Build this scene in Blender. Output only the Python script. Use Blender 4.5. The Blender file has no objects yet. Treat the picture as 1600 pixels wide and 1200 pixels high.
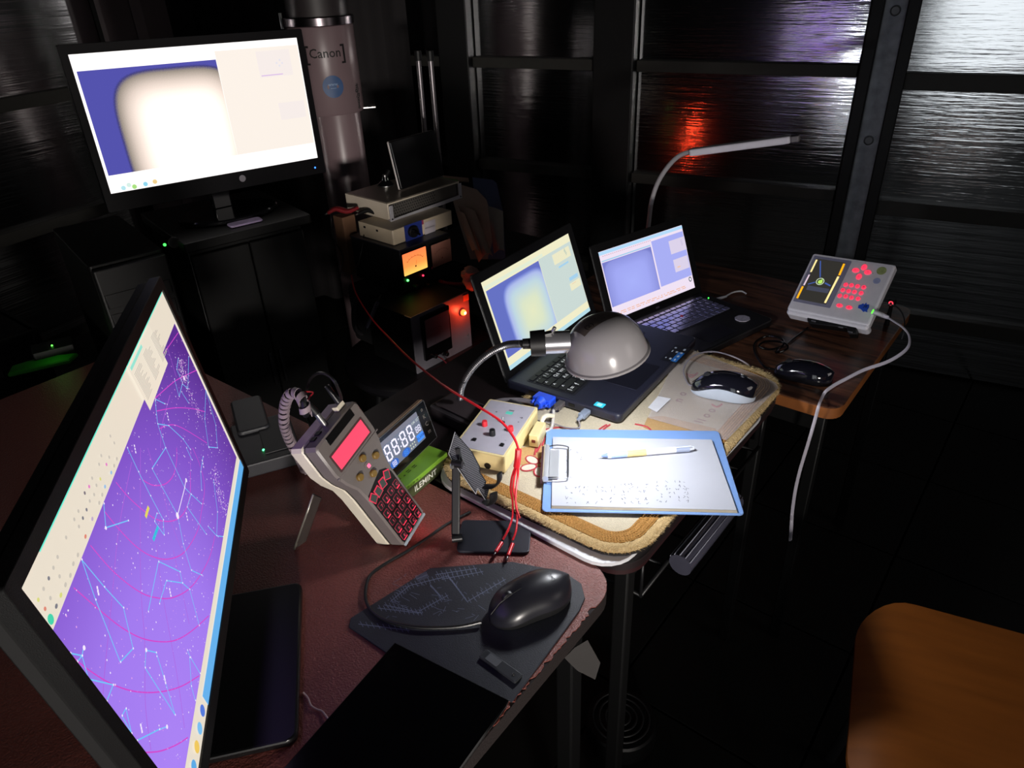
import bpy, math, random
from mathutils import Matrix, Vector
random.seed(7)
PI = math.pi
SC = bpy.context.scene
COL = SC.collection
# ---------------------------------------------------------------- camera, world, exposure, area lights
F = 1130.0
RX = Vector((0.88989812, 0.20244723, -0.40877434))      # world axes written in camera coordinates (right, down, forward)
RY = Vector((0.45475646, -0.46395569, 0.76022475))
RZ = Vector((-0.03574779, -0.86241535, -0.50493748))
CAM = Vector((0, 0, 1.51))
cd = bpy.data.cameras.new('camera'); cam = bpy.data.objects.new('camera', cd); COL.objects.link(cam)
cd.sensor_fit = 'HORIZONTAL'; cd.sensor_width = 36; cd.lens = 36 * F / 1600; cd.clip_start = 0.01; cd.clip_end = 50
cam.matrix_world = Matrix(((RX.x, -RX.y, -RX.z, 0), (RY.x, -RY.y, -RY.z, 0), (RZ.x, -RZ.y, -RZ.z, 1.51), (0, 0, 0, 1)))
SC.camera = cam
W = bpy.data.worlds.new('world'); SC.world = W; W.use_nodes = True
W.node_tree.nodes['Background'].inputs[0].default_value = (0.5, 0.55, 0.7, 1)
W.node_tree.nodes['Background'].inputs[1].default_value = 0.0
SC.view_settings.view_transform = 'Standard'; SC.view_settings.look = 'None'
SC.view_settings.exposure = 0.0; SC.view_settings.gamma = 1.0; SC.view_settings.use_curve_mapping = False
def area(name, loc, target, sx, sy, power, col, spread=180):
    l = bpy.data.lights.new(name, 'AREA'); l.shape = 'RECTANGLE'; l.size = sx; l.size_y = sy; l.energy = power; l.color = col
    l.spread = math.radians(spread)
    o = bpy.data.objects.new(name, l); COL.objects.link(o); o.location = loc
    o.rotation_euler = (Vector(target) - Vector(loc)).to_track_quat('-Z', 'Y').to_euler()
    return o
# unseen lights: white behind the camera, low warm one, weak warm one at right
area('rear_light', (0.50, -1.6, 1.20), (0.46, 3, 1.1), 0.85, 1.55, 2.0, (0.92, 0.97, 1.0), 120)
area('low_lamp_light', (1.5, -1.5, 0.95), (-1.0, 1.3, 0.92), 0.35, 0.25, 4.8, (1.0, 0.93, 0.86), 40)
area('side_lamp_light', (2.3, 1.0, 1.65), (-2.0, 1.6, 1.0), 0.85, 1.1, 2.2, (1.0, 0.92, 0.88), 130)
# ---------------------------------------------------------------- helpers: pixels of the photograph to points of the room
def ray(px, py):
    c = Vector((px - 800, py - 600, F)); return Vector((RX.dot(c), RY.dot(c), RZ.dot(c)))
def at(px, py, z): r = ray(px, py); return CAM + r * ((z - CAM.z) / r.z)
def aty(px, py, y): r = ray(px, py); return CAM + r * (y / r.y)
def atx(px, py, x): r = ray(px, py); return CAM + r * (x / r.x)
def atd(px, py, d): return CAM + ray(px, py) * (d / F)
def loc(Mx, px, py, off=0.0):          # point on a front-facing plane (local y = off) of a thing -> local (x, z)
    Mi = Mx.inverted(); o = Mi @ CAM; d = Mi.to_3x3() @ ray(px, py); p = o + d * ((off - o.y) / d.y); return (p.x, p.z)
def locz(Mx, px, py, z=0.0):           # the same on a flat-lying plane -> local (x, y)
    Mi = Mx.inverted(); o = Mi @ CAM; d = Mi.to_3x3() @ ray(px, py); p = o + d * ((z - o.z) / d.z); return (p.x, p.y)
def place(p, yaw=0, tilt=0, roll=0):
    return Matrix.Translation(Vector(p)) @ Matrix.Rotation(yaw, 4, 'Z') @ Matrix.Rotation(tilt, 4, 'X') @ Matrix.Rotation(roll, 4, 'Y')
def axes(p, x, y, z):
    M = Matrix.Identity(4)
    for i in range(3): M[i][0], M[i][1], M[i][2], M[i][3] = x[i], y[i], z[i], p[i]
    return M
def D(a): return math.radians(a)
FR = Matrix.Rotation(PI / 2, 4, 'X')   # (x,y,z) -> (x,-z,y): flat shapes stood up to face local -y
# ---------------------------------------------------------------- materials
def lin(c):
    if isinstance(c, str): c = tuple(int(c[i:i + 2], 16) for i in (0, 2, 4))
    return tuple((v / 255 / 12.92 if v / 255 <= 0.04045 else ((v / 255 + 0.055) / 1.055) ** 2.4) for v in c) + (1,)
MATS = {}
def mat(name, col='808080', rough=0.5, metal=0.0, var=0.06, scale=40, bump=0.0, bscale=200, emit=0, ecol=None, spec=None, alpha=1.0, trans=0.0, stretch=None, coat=0):
    if name in MATS: return MATS[name]
    m = bpy.data.materials.new(name); m.use_nodes = True; nt = m.node_tree; N = nt.nodes; L = nt.links
    b = N['Principled BSDF']; c = lin(col)
    b.inputs['Roughness'].default_value = rough; b.inputs['Metallic'].default_value = metal
    if spec is not None: b.inputs['Specular IOR Level'].default_value = spec
    if coat: b.inputs['Coat Weight'].default_value = coat
    if alpha < 1: b.inputs['Alpha'].default_value = alpha
    if trans: b.inputs['Transmission Weight'].default_value = trans
    tc = N.new('ShaderNodeTexCoord'); mp = N.new('ShaderNodeMapping'); L.new(tc.outputs['Object'], mp.inputs[0])
    if stretch: mp.inputs['Scale'].default_value = stretch
    if var and not emit:
        nz = N.new('ShaderNodeTexNoise'); nz.inputs['Scale'].default_value = scale; nz.inputs['Detail'].default_value = 3; L.new(mp.outputs[0], nz.inputs['Vector'])
        mx = N.new('ShaderNodeMix'); mx.data_type = 'RGBA'; L.new(nz.outputs['Fac'], mx.inputs[0])
        mx.inputs[6].default_value = tuple(v * (1 - var * 2) for v in c[:3]) + (1,); mx.inputs[7].default_value = tuple(min(1, v * (1 + var * 2)) for v in c[:3]) + (1,)
        L.new(mx.outputs[2], b.inputs['Base Color'])
    else: b.inputs['Base Color'].default_value = c
    if bump:
        n2 = N.new('ShaderNodeTexNoise'); n2.inputs['Scale'].default_value = bscale; n2.inputs['Detail'].default_value = 4; L.new(mp.outputs[0], n2.inputs['Vector'])
        bp = N.new('ShaderNodeBump'); bp.inputs['Strength'].default_value = bump; bp.inputs['Distance'].default_value = 0.002
        L.new(n2.outputs['Fac'], bp.inputs['Height']); L.new(bp.outputs[0], b.inputs['Normal'])
    if emit:
        b.inputs['Emission Color'].default_value = lin(ecol or col); b.inputs['Emission Strength'].default_value = emit
        b.inputs['Base Color'].default_value = (0.01, 0.01, 0.01, 1); b.inputs['Roughness'].default_value = 0.35
        if var and ecol is None:
            pass
    MATS[name] = m; return m
def E_(name, col, s=1.0): return mat('glow_' + name, col, emit=s, var=0)
# ---------------------------------------------------------------- mesh builder
def rr(w, h, r, cx=0, cy=0, n=None):
    r = max(1e-5, min(r, w / 2 - 1e-6, h / 2 - 1e-6)); n = n or (2 if r < 0.004 else 6); P = []
    for (sx, sy, a0) in ((1, 1, 0), (-1, 1, 90), (-1, -1, 180), (1, -1, 270)):
        for k in range(n + 1):
            a = D(a0 + 90 * k / n); P.append((cx + sx * (w / 2 - r) + r * math.cos(a), cy + sy * (h / 2 - r) + r * math.sin(a)))
    return P
class G:
    def __init__(s): s.v = []; s.f = []; s.m = []; s.sm = []; s.uv = {}
    def add(s, vs, fs, mi=0, M=None, smooth=True):
        o = len(s.v)
        s.v += [tuple(M @ Vector(v)) if M else tuple(v) for v in vs]
        for f in fs: s.f.append(tuple(i + o for i in f)); s.m.append(mi); s.sm.append(smooth)
        return s
    def loops(s, Ls, mi=0, M=None, caps=(True, True), closed=True):
        n = len(Ls[0]); vs = [p for l in Ls for p in l]; fs = []
        for a in range(len(Ls) - 1):
            for i in range(n if closed else n - 1):
                j = (i + 1) % n; fs.append((a * n + i, a * n + j, (a + 1) * n + j, (a + 1) * n + i))
        k = len(s.sm); nf = len(fs)
        if caps[0]: fs.append(tuple(reversed(range(n))))
        if caps[1]: fs.append(tuple(range((len(Ls) - 1) * n, len(Ls) * n)))
        s.add(vs, fs, mi, M)
        for i in range(k + nf, len(s.sm)): s.sm[i] = False
        return s
    def plate(s, w, d, h, r=0.002, b=0.0008, c=(0, 0, 0), mi=0, M=None):     # rounded slab standing on z = c[2]
        b = min(b, h / 2.01, w / 4, d / 4); x, y, z = c
        def L(i, zz): return [(p[0], p[1], z + zz) for p in rr(w - 2 * i, d - 2 * i, max(r - i, 1e-4), x, y, 2 if r < 0.004 else 6)]
        k = len(s.sm); s.loops([L(b, 0), L(b * .3, b * .3), L(0, b), L(0, h - b), L(b * .3, h - b * .3), L(b, h)], mi, M)
        m = 3 if r < 0.004 else 7        # points per rounded corner: the straight runs between corners stay flat
        for ring in range(5):
            for c_ in range(4): s.sm[k + ring * 4 * m + c_ * m + m - 1] = False
        return s
    def prism(s, poly, z0, z1, b=0, mi=0, M=None):
        a = sum(poly[i][0] * poly[(i + 1) % len(poly)][1] - poly[(i + 1) % len(poly)][0] * poly[i][1] for i in range(len(poly)))
        if a < 0: poly = poly[::-1]
        if not b: return s.loops([[(p[0], p[1], z0) for p in poly], [(p[0], p[1], z1) for p in poly]], mi, M)
        n = len(poly); ins = []
        for i in range(n):
            p0, p1, p2 = Vector(poly[i - 1][:2]), Vector(poly[i][:2]), Vector(poly[(i + 1) % n][:2])
            d1 = (p1 - p0).normalized(); d2 = (p2 - p1).normalized(); nn = Vector((-d1.y - d2.y, d1.x + d2.x))
            k = nn.length; nn = nn / k if k > 1e-6 else Vector((0, 0)); q = p1 + nn * (b / max(.35, k / 2)); ins.append((q.x, q.y))
        return s.loops([[(p[0], p[1], z0) for p in ins], [(p[0], p[1], z0 + b) for p in poly], [(p[0], p[1], z1 - b) for p in poly], [(p[0], p[1], z1) for p in ins]], mi, M)
    def lathe(s, prof, n=24, mi=0, M=None, caps=(True, True), sy=1.0):
        return s.loops([[(r * math.cos(2 * PI * k / n), sy * r * math.sin(2 * PI * k / n), z) for k in range(n)] for r, z in prof], mi, M, caps)
    def cyl(s, p0, p1, r0, r1=None, n=16, mi=0, M=None):
        r1 = r0 if r1 is None else r1; p0, p1 = Vector(p0), Vector(p1); d = p1 - p0
        Q = Matrix.Translation(p0) @ d.to_track_quat('Z', 'Y').to_matrix().to_4x4()
        return s.lathe([(r0, 0), (r1, d.length)], n, mi, (M @ Q) if M else Q)
    def tube(s, pts, r, n=8, mi=0, M=None, sub=6, flat=1.0, closed=False):
        P = smooth(pts, sub); Ls = []; up = Vector((0, 0, 1)); prev = None
        for i, p in enumerate(P):
            t = (P[min(i + 1, len(P) - 1)] - P[max(i - 1, 0)]); t = t.normalized() if t.length > 1e-9 else Vector((0, 0, 1))
            if prev is None: prev = t.orthogonal().normalized() if abs(t.z) > .98 else up.cross(t).normalized()
            a = (prev - t * prev.dot(t)); a = a.normalized() if a.length > 1e-6 else t.orthogonal().normalized(); bb = t.cross(a); prev = a
            rad = r(i / (len(P) - 1)) if callable(r) else r
            Ls.append([tuple(p + a * (rad * math.cos(2 * PI * k / n)) + bb * (rad * flat * math.sin(2 * PI * k / n))) for k in range(n)])
        return s.loops(Ls, mi, M)
    def quad(s, pts, mi=0, M=None): return s.add(pts, [tuple(range(len(pts)))], mi, M, False)
    def flat2(s, pts, off, mi=0, M=None): return s.add([(p[0], -off, p[1]) for p in pts], [tuple(range(len(pts)))], mi, M, False)   # print facing -y
    def line2(s, pts, w, off, mi=0, M=None):
        for a, b in zip(pts, pts[1:]):
            dx, dz = b[0] - a[0], b[1] - a[1]; l = math.hypot(dx, dz)
            if l < 1e-7: continue
            nx, nz = -dz / l * w / 2, dx / l * w / 2
            s.flat2([(a[0] + nx, a[1] + nz), (b[0] + nx, b[1] + nz), (b[0] - nx, b[1] - nz), (a[0] - nx, a[1] - nz)], off, mi, M)
        return s
    def disc2(s, c, r, off, mi=0, n=12, M=None, rz=None):
        return s.flat2([(c[0] + r * math.cos(2 * PI * k / n), c[1] + (rz or r) * math.sin(2 * PI * k / n)) for k in range(n)], off, mi, M)
    def text(s, txt, size, M, mi=0):
        vs, fs = glyphs(txt); return s.add([(v[0] * size, v[1] * size, 0) for v in vs], fs, mi, M, False)
    def build(s, name, mats, parent=None, label=None, kind=None):
        me = bpy.data.meshes.new(name); me.from_pydata(s.v, [], s.f); me.update()
        for m in (mats if isinstance(mats, (list, tuple)) else [mats]): me.materials.append(m)
        me.polygons.foreach_set('material_index', s.m); me.set_sharp_from_angle(angle=0.6); me.polygons.foreach_set('use_smooth', s.sm); me.update()
        o = bpy.data.objects.new(name, me); COL.objects.link(o)
        if parent: o.parent = parent
        if label: o['label'] = label
        if kind: o['kind'] = kind
        return o
_gl = {}
def glyphs(txt):
    if txt not in _gl:
        cu = bpy.data.curves.new('t', 'FONT'); cu.body = txt; cu.size = 1; cu.align_x = 'CENTER'; cu.align_y = 'CENTER'; cu.resolution_u = 2; cu.offset = .022 if len(txt) == 1 else .008
        ob = bpy.data.objects.new('t', cu); COL.objects.link(ob); dg = bpy.context.evaluated_depsgraph_get()
        me = ob.evaluated_get(dg).to_mesh(); _gl[txt] = ([tuple(v.co) for v in me.vertices], [tuple(p.vertices) for p in me.polygons])
        bpy.data.objects.remove(ob); bpy.data.curves.remove(cu)
    return _gl[txt]
def smooth(pts, sub=6):
    P = [Vector(p) for p in pts]
    if sub <= 1 or len(P) < 3: return P
    out = []
    for i in range(len(P) - 1):
        a, b, c, d = P[max(i - 1, 0)], P[i], P[i + 1], P[min(i + 2, len(P) - 1)]
        for k in range(sub):
            t = k / sub; out.append(0.5 * ((2 * b) + (c - a) * t + (2 * a - 5 * b + 4 * c - d) * t * t + (-a + 3 * b - 3 * c + d) * t ** 3))
    out.append(P[-1]); return out
def thing(name, label, cat, M=None, group=None):
    o = bpy.data.objects.new(name, None); COL.objects.link(o); o.empty_display_size = 0.02
    if M is not None: o.matrix_world = M
    o['label'] = label; o['category'] = cat
    if group: o['group'] = group
    return o
def tag(o, label, cat, group=None):
    o['label'] = label; o['category'] = cat
    if group: o['group'] = group
    return o
def dup(src, parent, name=None, M=None):
    o = src.copy(); COL.objects.link(o); o.parent = parent
    if M is not None: o.matrix_basis = M
    return o
def srgb_mix(a, b, t): return tuple(a[i] * (1 - t) + b[i] * t for i in range(3))
# common materials
BLK = mat('black_plastic', '0e0e0f', 0.5, bump=0.15, bscale=900, spec=.35)
GLOSS = mat('glossy_black_plastic', '0c0c0e', 0.12)
DARK = mat('dark_grey_plastic', '2b2b30', 0.5, bump=0.1, bscale=700)
MET = mat('brushed_metal', 'b8b8b8', 0.3, 1.0, var=.1)
DMET = mat('painted_black_metal', '1c1c1e', 0.4, 0.3)
RUB = mat('black_cable_rubber', '111112', 0.4)
WHT = mat('white_plastic', 'd8d8da', 0.35)
# ================================================================ THE ROOM
X0, X1, Y0, Y1, ZC = -2.85, 2.4, -2.3, 3.0, 2.7
def foil_material():
    m = bpy.data.materials.new('wrinkled_foil'); m.use_nodes = True; N = m.node_tree.nodes; L = m.node_tree.links; b = N['Principled BSDF']
    b.inputs['Metallic'].default_value = 1.0; b.inputs['Roughness'].default_value = 0.12; b.inputs['Base Color'].default_value = (0.85, 0.86, 0.88, 1)
    tc = N.new('ShaderNodeTexCoord'); hs = []
    for sc, s, st in (((8, 1, 130), 1.0, 0.9), ((.2, 1, 36), 1.0, 2.0), ((22, 1, 300), 1.0, 0.25)):
        mp = N.new('ShaderNodeMapping'); mp.inputs['Scale'].default_value = sc; L.new(tc.outputs['Object'], mp.inputs[0])
        nz = N.new('ShaderNodeTexNoise'); nz.inputs['Scale'].default_value = s; nz.inputs['Detail'].default_value = 2; L.new(mp.outputs[0], nz.inputs['Vector'])
        mu = N.new('ShaderNodeMath'); mu.operation = 'MULTIPLY'; mu.inputs[1].default_value = st; L.new(nz.outputs['Fac'], mu.inputs[0]); hs.append(mu)
    a = N.new('ShaderNodeMath'); L.new(hs[0].outputs[0], a.inputs[0]); L.new(hs[1].outputs[0], a.inputs[1])
    a2 = N.new('ShaderNodeMath'); L.new(a.outputs[0], a2.inputs[0]); L.new(hs[2].outputs[0], a2.inputs[1])
    bp = N.new('ShaderNodeBump'); bp.inputs['Strength'].default_value = 0.9; bp.inputs['Distance'].default_value = 0.0007
    L.new(a2.outputs[0], bp.inputs['Height']); L.new(bp.outputs[0], b.inputs['Normal']); return m
FOIL = foil_material()
WALLM = mat('dark_wall_board', '1a1a1b', 0.8); RAILM = mat('grey_painted_rail', '3a3936', 0.55, 0.3, bump=.2, bscale=60)
POSTM = mat('dark_painted_post', '1b1b1c', 0.5, 0.3); GALV = mat('galvanised_steel', 'a2a6ae', 0.5, 0.35, var=.3, scale=25, bump=.2, bscale=120)
CLOTHM = mat('dark_mauve_board', '4a3f42', 0.7, var=.1, scale=8)
def slab(name, sx, sy, sz, c, m, parent=None, kind=None):
    return G().plate(sx, sy, sz, .002, .001, c).build(name, m, parent, kind=kind)
fl = slab('floor', X1 - X0 + .3, Y1 - Y0 + .3, .1, ((X0 + X1) / 2, (Y0 + Y1) / 2, -.115), mat('dark_grout', '0b0b0b', .9), kind='structure')
TILEM = mat('dark_grey_floor_tile', '1a1a19', 0.65, var=.12, scale=9, bump=.1, bscale=80, spec=.2)
tile0 = None; TY = D(-10.8)
for i in range(-9, 7):
    for j in range(-9, 5):
        p = Matrix.Rotation(TY, 4, 'Z') @ Vector(((i + .5) * .42, (j + .5) * .42, 0)) + Vector((.1505, 1.434, 0))
        if not (X0 + .05 < p.x < X1 - .05 and Y0 + .05 < p.y < Y1 - .05): continue
        Mx = Matrix.Translation((p.x, p.y, -.015)) @ Matrix.Rotation(TY, 4, 'Z')
        if tile0 is None:
            tile0 = G().plate(.414, .414, .015, .003, .0015).build('tile', TILEM, fl); tile0.matrix_basis = Mx
        else: dup(tile0, fl, M=Mx)
slab('ceiling', X1 - X0 + .3, Y1 - Y0 + .3, .1, ((X0 + X1) / 2, (Y0 + Y1) / 2, ZC), WALLM, kind='structure')
wb = slab('wall_back', X1 - X0 + .3, .1, ZC, ((X0 + X1) / 2, Y1 + .1, 0), WALLM, kind='structure')
wl = slab('wall_left', .1, Y1 - Y0, ZC, (X0 - .1, (Y0 + Y1) / 2, 0), WALLM, kind='structure')
slab('wall_right', .1, Y1 - Y0, ZC, (X1 + .05, (Y0 + Y1) / 2, 0), WALLM, kind='structure')
slab('wall_front', X1 - X0 + .3, .1, ZC, ((X0 + X1) / 2, Y0 - .05, 0), WALLM, kind='structure')
RZS = (.26, .69, 1.13, 1.58, 2.02)
bays = ((-2.8, -1.9, 1), (-1.74, -1.17, 1), (-.99, -.18, 1), (-.03, 1.15, 1), (1.25, 2.38, 1))
for a, b, foil in bays:
    if foil:
        G().plate(b - a, .012, ZC - .02, .002, .001, ((a + b) / 2, Y1 + .03, .01)).build('foil_panel', FOIL, wb)
    for z in RZS:
        dz = -.035 if a > -.1 else 0
        G().plate(b - a, .035, .042 if a < -.1 else .055, .004, .002, ((a + b) / 2, Y1 + .008, z + dz - .02)).build('rail', RAILM, wb)
for x, w in ((-1.82, .15), (-1.08, .17), (1.2, .14)):
    G().plate(w, .07, ZC - .01, .006, .002, (x, Y1 + .0, 0)).build('post', POSTM, wb)
gp = G(); gp.plate(.04, .09, ZC - .01, .004, .001, (-.155, Y1, 0)); gp.plate(.04, .09, ZC - .01, .004, .001, (-.045, Y1, 0)); po = gp.build('post', POSTM, wb)
gw = G(); gw.plate(.075, .02, ZC - .01, .004, .001, (-.1, Y1 + .01, 0)); gw.build('galvanised_web', GALV, po, 'mottled galvanised steel strip')
gb = G()
for z in (.9, 1.32, 1.5, 1.9): gb.lathe([(.017, 0), (.017, .004), (.012, .006)], 16, 0, Matrix.Translation((-.1, Y1, z)) @ FR)
gb.build('bolt', mat('pale_rust_bolt', '87898c', .5, .6, var=.2), po)
for a, b in ((-2.2, -1.15), (-1.05, -.0), (.1, 1.15), (1.25, 2.05)):
    G().plate(.012, b - a, ZC - .02, .002, .001, (X0 - .03, (a + b) / 2, .01)).build('foil_panel', FOIL, wl)
for z in RZS:
    G().plate(.035, Y1 - Y0, .045, .004, .002, (X0 - .008, (Y0 + Y1) / 2, z - .02)).build('rail', RAILM, wl)
for y in (-1.1, .05, 1.2): G().plate(.07, .1, ZC - .01, .004, .002, (X0, y, 0)).build('post', POSTM, wl)
# a leaning board against the left wall, and dark cloth in the corner
tb = thing('leaning_board', 'tall narrow mauve-brown board leaning on the left wall above the white-screened monitor', 'board', Matrix.Translation((-2.79, 2.17, 0)))
G().plate(.03, .3, 2.6, .003, .001).build('panel', CLOTHM, tb)
G().plate(.006, .05, 2.6, .002, .001, (.018, .0, 0)).build('edge_strip', mat('dull_strip', '5a4e52', .6), tb)
def curtain(name, p0, p1, z0, z1, m, amp=.025, n=60, freq=22):
    g = G(); a, b = Vector(p0), Vector(p1); d = (b - a); nn = Vector((-d.y, d.x, 0)).normalized()
    Ls = []
    for side in (0, 1):
        for z in ((z0, z1) if side == 0 else (z1, z0)):
            Ls.append([tuple(a + d * (k / n) + nn * (amp * math.sin(k / n * freq + z * .7) + amp * .5 * math.sin(k / n * freq * 2.3 + 1) + side * .004) + Vector((0, 0, z))) for k in range(n + 1)])
    Ls.append(Ls[0]); g.loops(Ls, 0, None, (False, False), closed=False); return g.build(name, m)
tag(curtain('curtain', (-2.76, 2.4, 0), (-2.0, 2.9, 0), .05, 2.6, mat('dark_curtain', '1d1a1c', .9)), 'dark hanging cloth filling the far corner behind the tall tube', 'curtain')
# two pale upright tripod tubes and the tall telescope-like tube
for k, (xa, xb, za, zb) in enumerate((((-1.555), (-1.575), 1.24, .2), ((-1.505), (-1.515), 1.24, .2))):
    g = G(); g.cyl((xb, 2.32, 0.0), (xa, 2.3, za), .011, .009, 12)
    o = g.build('tripod_tube', mat('dull_aluminium', '8d888c', .35, .8)); 
    tag(o, ('left' if k == 0 else 'right') + ' one of the two thin pale upright tubes behind the small tilted screen', 'pole')
    G().cyl((xa, 2.3, za - .02), (xa, 2.3, za + .012), .013, .013, 12).build('end_cap', BLK, o)
tube = thing('optical_tube', 'tall off-white cylindrical tube with black lettering and blue round sticker', 'tube', place((-1.95, 2.27, 0), D(40.6)))
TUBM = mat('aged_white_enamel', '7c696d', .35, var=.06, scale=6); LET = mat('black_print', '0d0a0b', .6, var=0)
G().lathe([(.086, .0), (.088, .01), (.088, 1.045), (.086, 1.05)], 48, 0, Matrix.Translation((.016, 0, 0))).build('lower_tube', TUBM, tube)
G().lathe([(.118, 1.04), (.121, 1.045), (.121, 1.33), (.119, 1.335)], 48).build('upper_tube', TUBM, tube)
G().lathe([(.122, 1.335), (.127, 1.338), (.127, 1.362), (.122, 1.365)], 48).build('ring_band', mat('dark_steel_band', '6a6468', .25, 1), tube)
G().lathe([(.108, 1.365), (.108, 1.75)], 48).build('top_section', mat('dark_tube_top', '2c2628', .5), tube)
g = G(); g.cyl((-.127, -.03, 1.33), (-.127, -.03, 1.38), .006); g.build('clamp_screw', MET, tube)
g = G()
def wrap(vs, R, z0, a0): return [(R * math.sin(a0 + v[0] / R), -R * math.cos(a0 + v[0] / R), z0 + v[1]) for v in vs]
def ctext(g, txt, size, R, z0, a0, mi=0):
    vs, fs = glyphs(txt); g.add(wrap([(v[0] * size, v[1] * size) for v in vs], R, z0, a0), fs, mi)
ctext(g, 'Canon', .043, .1218, 1.25, .05); ctext(g, '[      ]', .068, .1218, 1.25, .05); g.build('lettering', LET, tube)
g = G(); ang = .14
g.add(wrap([(0, 0)] + [(.038 * math.cos(k * PI / 12), .038 * math.sin(k * PI / 12)) for k in range(24)], .1222, 1.14, ang), [(0, 1 + k, 1 + (k + 1) % 24) for k in range(24)]); g.build('round_sticker', mat('blue_sticker', '2b4f80', .5), tube, 'blue round sticker')
g = G()
for dz in (.008, -.004): ctext(g, 'www' if dz > 0 else '----', .016, .1225, 1.14 + dz, ang)
g.build('sticker_print', mat('pale_blue_print', '7f9cc0', .5), tube)
g = G()
for z, s in ((1.13, .02), (1.105, .03), (1.08, .022), (1.06, .02)): ctext(g, random.choice('&%#8'), s * 1.4, .1218, z, 1.0)
g.build('side_print', LET, tube)
G().plate(.09, .06, .006, .002, .001, (.12, .0, 1.043)).build('bracket', MET, tube)

# ================================================================ TABLES
YAW = D(-10.5)
def legs(t, pts, z1, m, s=.025):
    for x, y in pts: G().plate(s, s, z1, .003, .001, (x, y, 0)).build('leg', m, t)
LEGM = mat('dark_steel_leg', '0a0a0b', .5)
# desk with reddish leather-grain veneer
TR = place((-.232, .742, 0), YAW)
desk = thing('desk', 'desk with a red-brown grained veneer top and chipped right edge, nearest the camera', 'desk', TR)
ZR = .73
def deskpoly(jit):
    P = [(-1.35, 0)]
    for k in range(9):
        a = D(90 - 90 * k / 8); P.append((-.055 + .055 * math.cos(a), -.055 + .055 * math.sin(a)))
    y = -.06
    while y > -1.1:
        y -= .0045; j = 0
        if jit and -.36 < y < -.07: j = random.uniform(0, .0035) + (.004 if random.random() < .12 else 0)
        elif jit: j = random.uniform(0, .001)
        P.append((-j, y))
    P += [(-1.35, -1.1)]; return P
VEN = mat('red_brown_veneer', '7e443c', .36, var=.14, scale=260, bump=.9, bscale=380, stretch=(1, 1, 1))
G().prism(deskpoly(False), ZR - .028, ZR - .0015, .0008).build('board_core', mat('dark_chipboard', '160b0a', .8, var=.25, scale=200, bump=.5, bscale=300), desk, 'dark exposed chipboard core')
G().prism(deskpoly(True), ZR - .0014, ZR).build('veneer', VEN, desk)
legs(desk, ((-.05, -.06), (-1.28, -.06), (-.05, -1.04), (-1.28, -1.04)), ZR - .028, LEGM, .03)
g = G(); g.plate(1.22, .02, .06, .002, .001, (-.665, -.06, ZR - .09)); g.plate(.02, .96, .06, .002, .001, (-.07, -.55, ZR - .09)); g.build('apron', LEGM, desk)
# table under the carpet
TC = place((-.223, .757, 0), YAW)
ct = thing('carpet_table', 'side table with dark maroon edge carrying the beige rug, laptop and lamp', 'table', TC)
ZW = .738
G().prism(rr(.66, .63, .05, -.33 + .001, .32 - .008), ZW - .022, ZW - .0085, .001).build('tabletop', mat('dark_table_top', '1c1214', .5), ct)
wbd = G().prism(rr(.385, .56, .055, -.1925 - .012, .28 - .024), ZW - .0075, ZW - .0002, .001).build('white_board', mat('white_laminate', 'd9dade', .35)); wbd.matrix_world = TC @ Matrix.Rotation(D(-2), 4, 'Z'); tag(wbd, 'thin white board under the rug, showing as a rim at the front corner', 'board')
G().prism(rr(.655, .625, .05, -.33 + .001, .32 - .008), ZW - .034, ZW - .0195, .001).build('edge_band', mat('maroon_edge', '2a1013', .5), ct)
legs(ct, ((-.03, .04), (-.62, .04), (-.03, .6), (-.62, .6)), ZW - .034, LEGM)
g = G(); g.plate(.018, .54, .03, .002, .001, (-.03, .32, ZW - .07)); g.plate(.56, .018, .03, .002, .001, (-.33, .05, ZW - .07)); g.build('apron', LEGM, ct)
# glossy dark plastic roll held under its right edge, on a wire shelf
sh = thing('under_shelf', 'thin dark wire shelf hung below the right edge of the rug table', 'shelf', TC)
g = G()
for k in range(7): g.cyl((-.5, .06 + k * .08, .625), (-.01, .06 + k * .08, .625), .003, n=6)
g.cyl((-.01, .06, .625), (-.01, .56, .625), .004, n=6); g.cyl((-.5, .06, .625), (-.5, .56, .625), .004, n=6); g.build('wire_grid', DMET, sh)
g = G()
for x, y in ((-.01, .06), (-.01, .56), (-.5, .06), (-.5, .56)): G().cyl((x, y, .622), (x, y, ZW - .034), .003, n=6).build('hanger', DMET, sh)
ro = thing('rolled_plastic', 'glossy dark translucent plastic roll sticking out from under the rug table by the clipboard', 'roll', TC)
g = G(); g.tube([(.020, .135, .648), (.022, .2, .649), (.024, .34, .649)], .020, 20, sub=8); g.build('roll', mat('glossy_smoked_plastic', '4a4a58', .15, coat=1), ro)
g = G()
for k in range(5): g.tube([(.020 + .021 * math.cos(a), .135, .648 + .021 * math.sin(a)) if j == 0 else (.024 + .021 * math.cos(a), .34, .649 + .021 * math.sin(a)) for j in (0, 1) for a in (D(40 + k * 28),)], .0009, 5, sub=1)
g.build('fold_ridge', mat('clear_plastic_ridge', '9a9cab', .15), ro)
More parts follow.
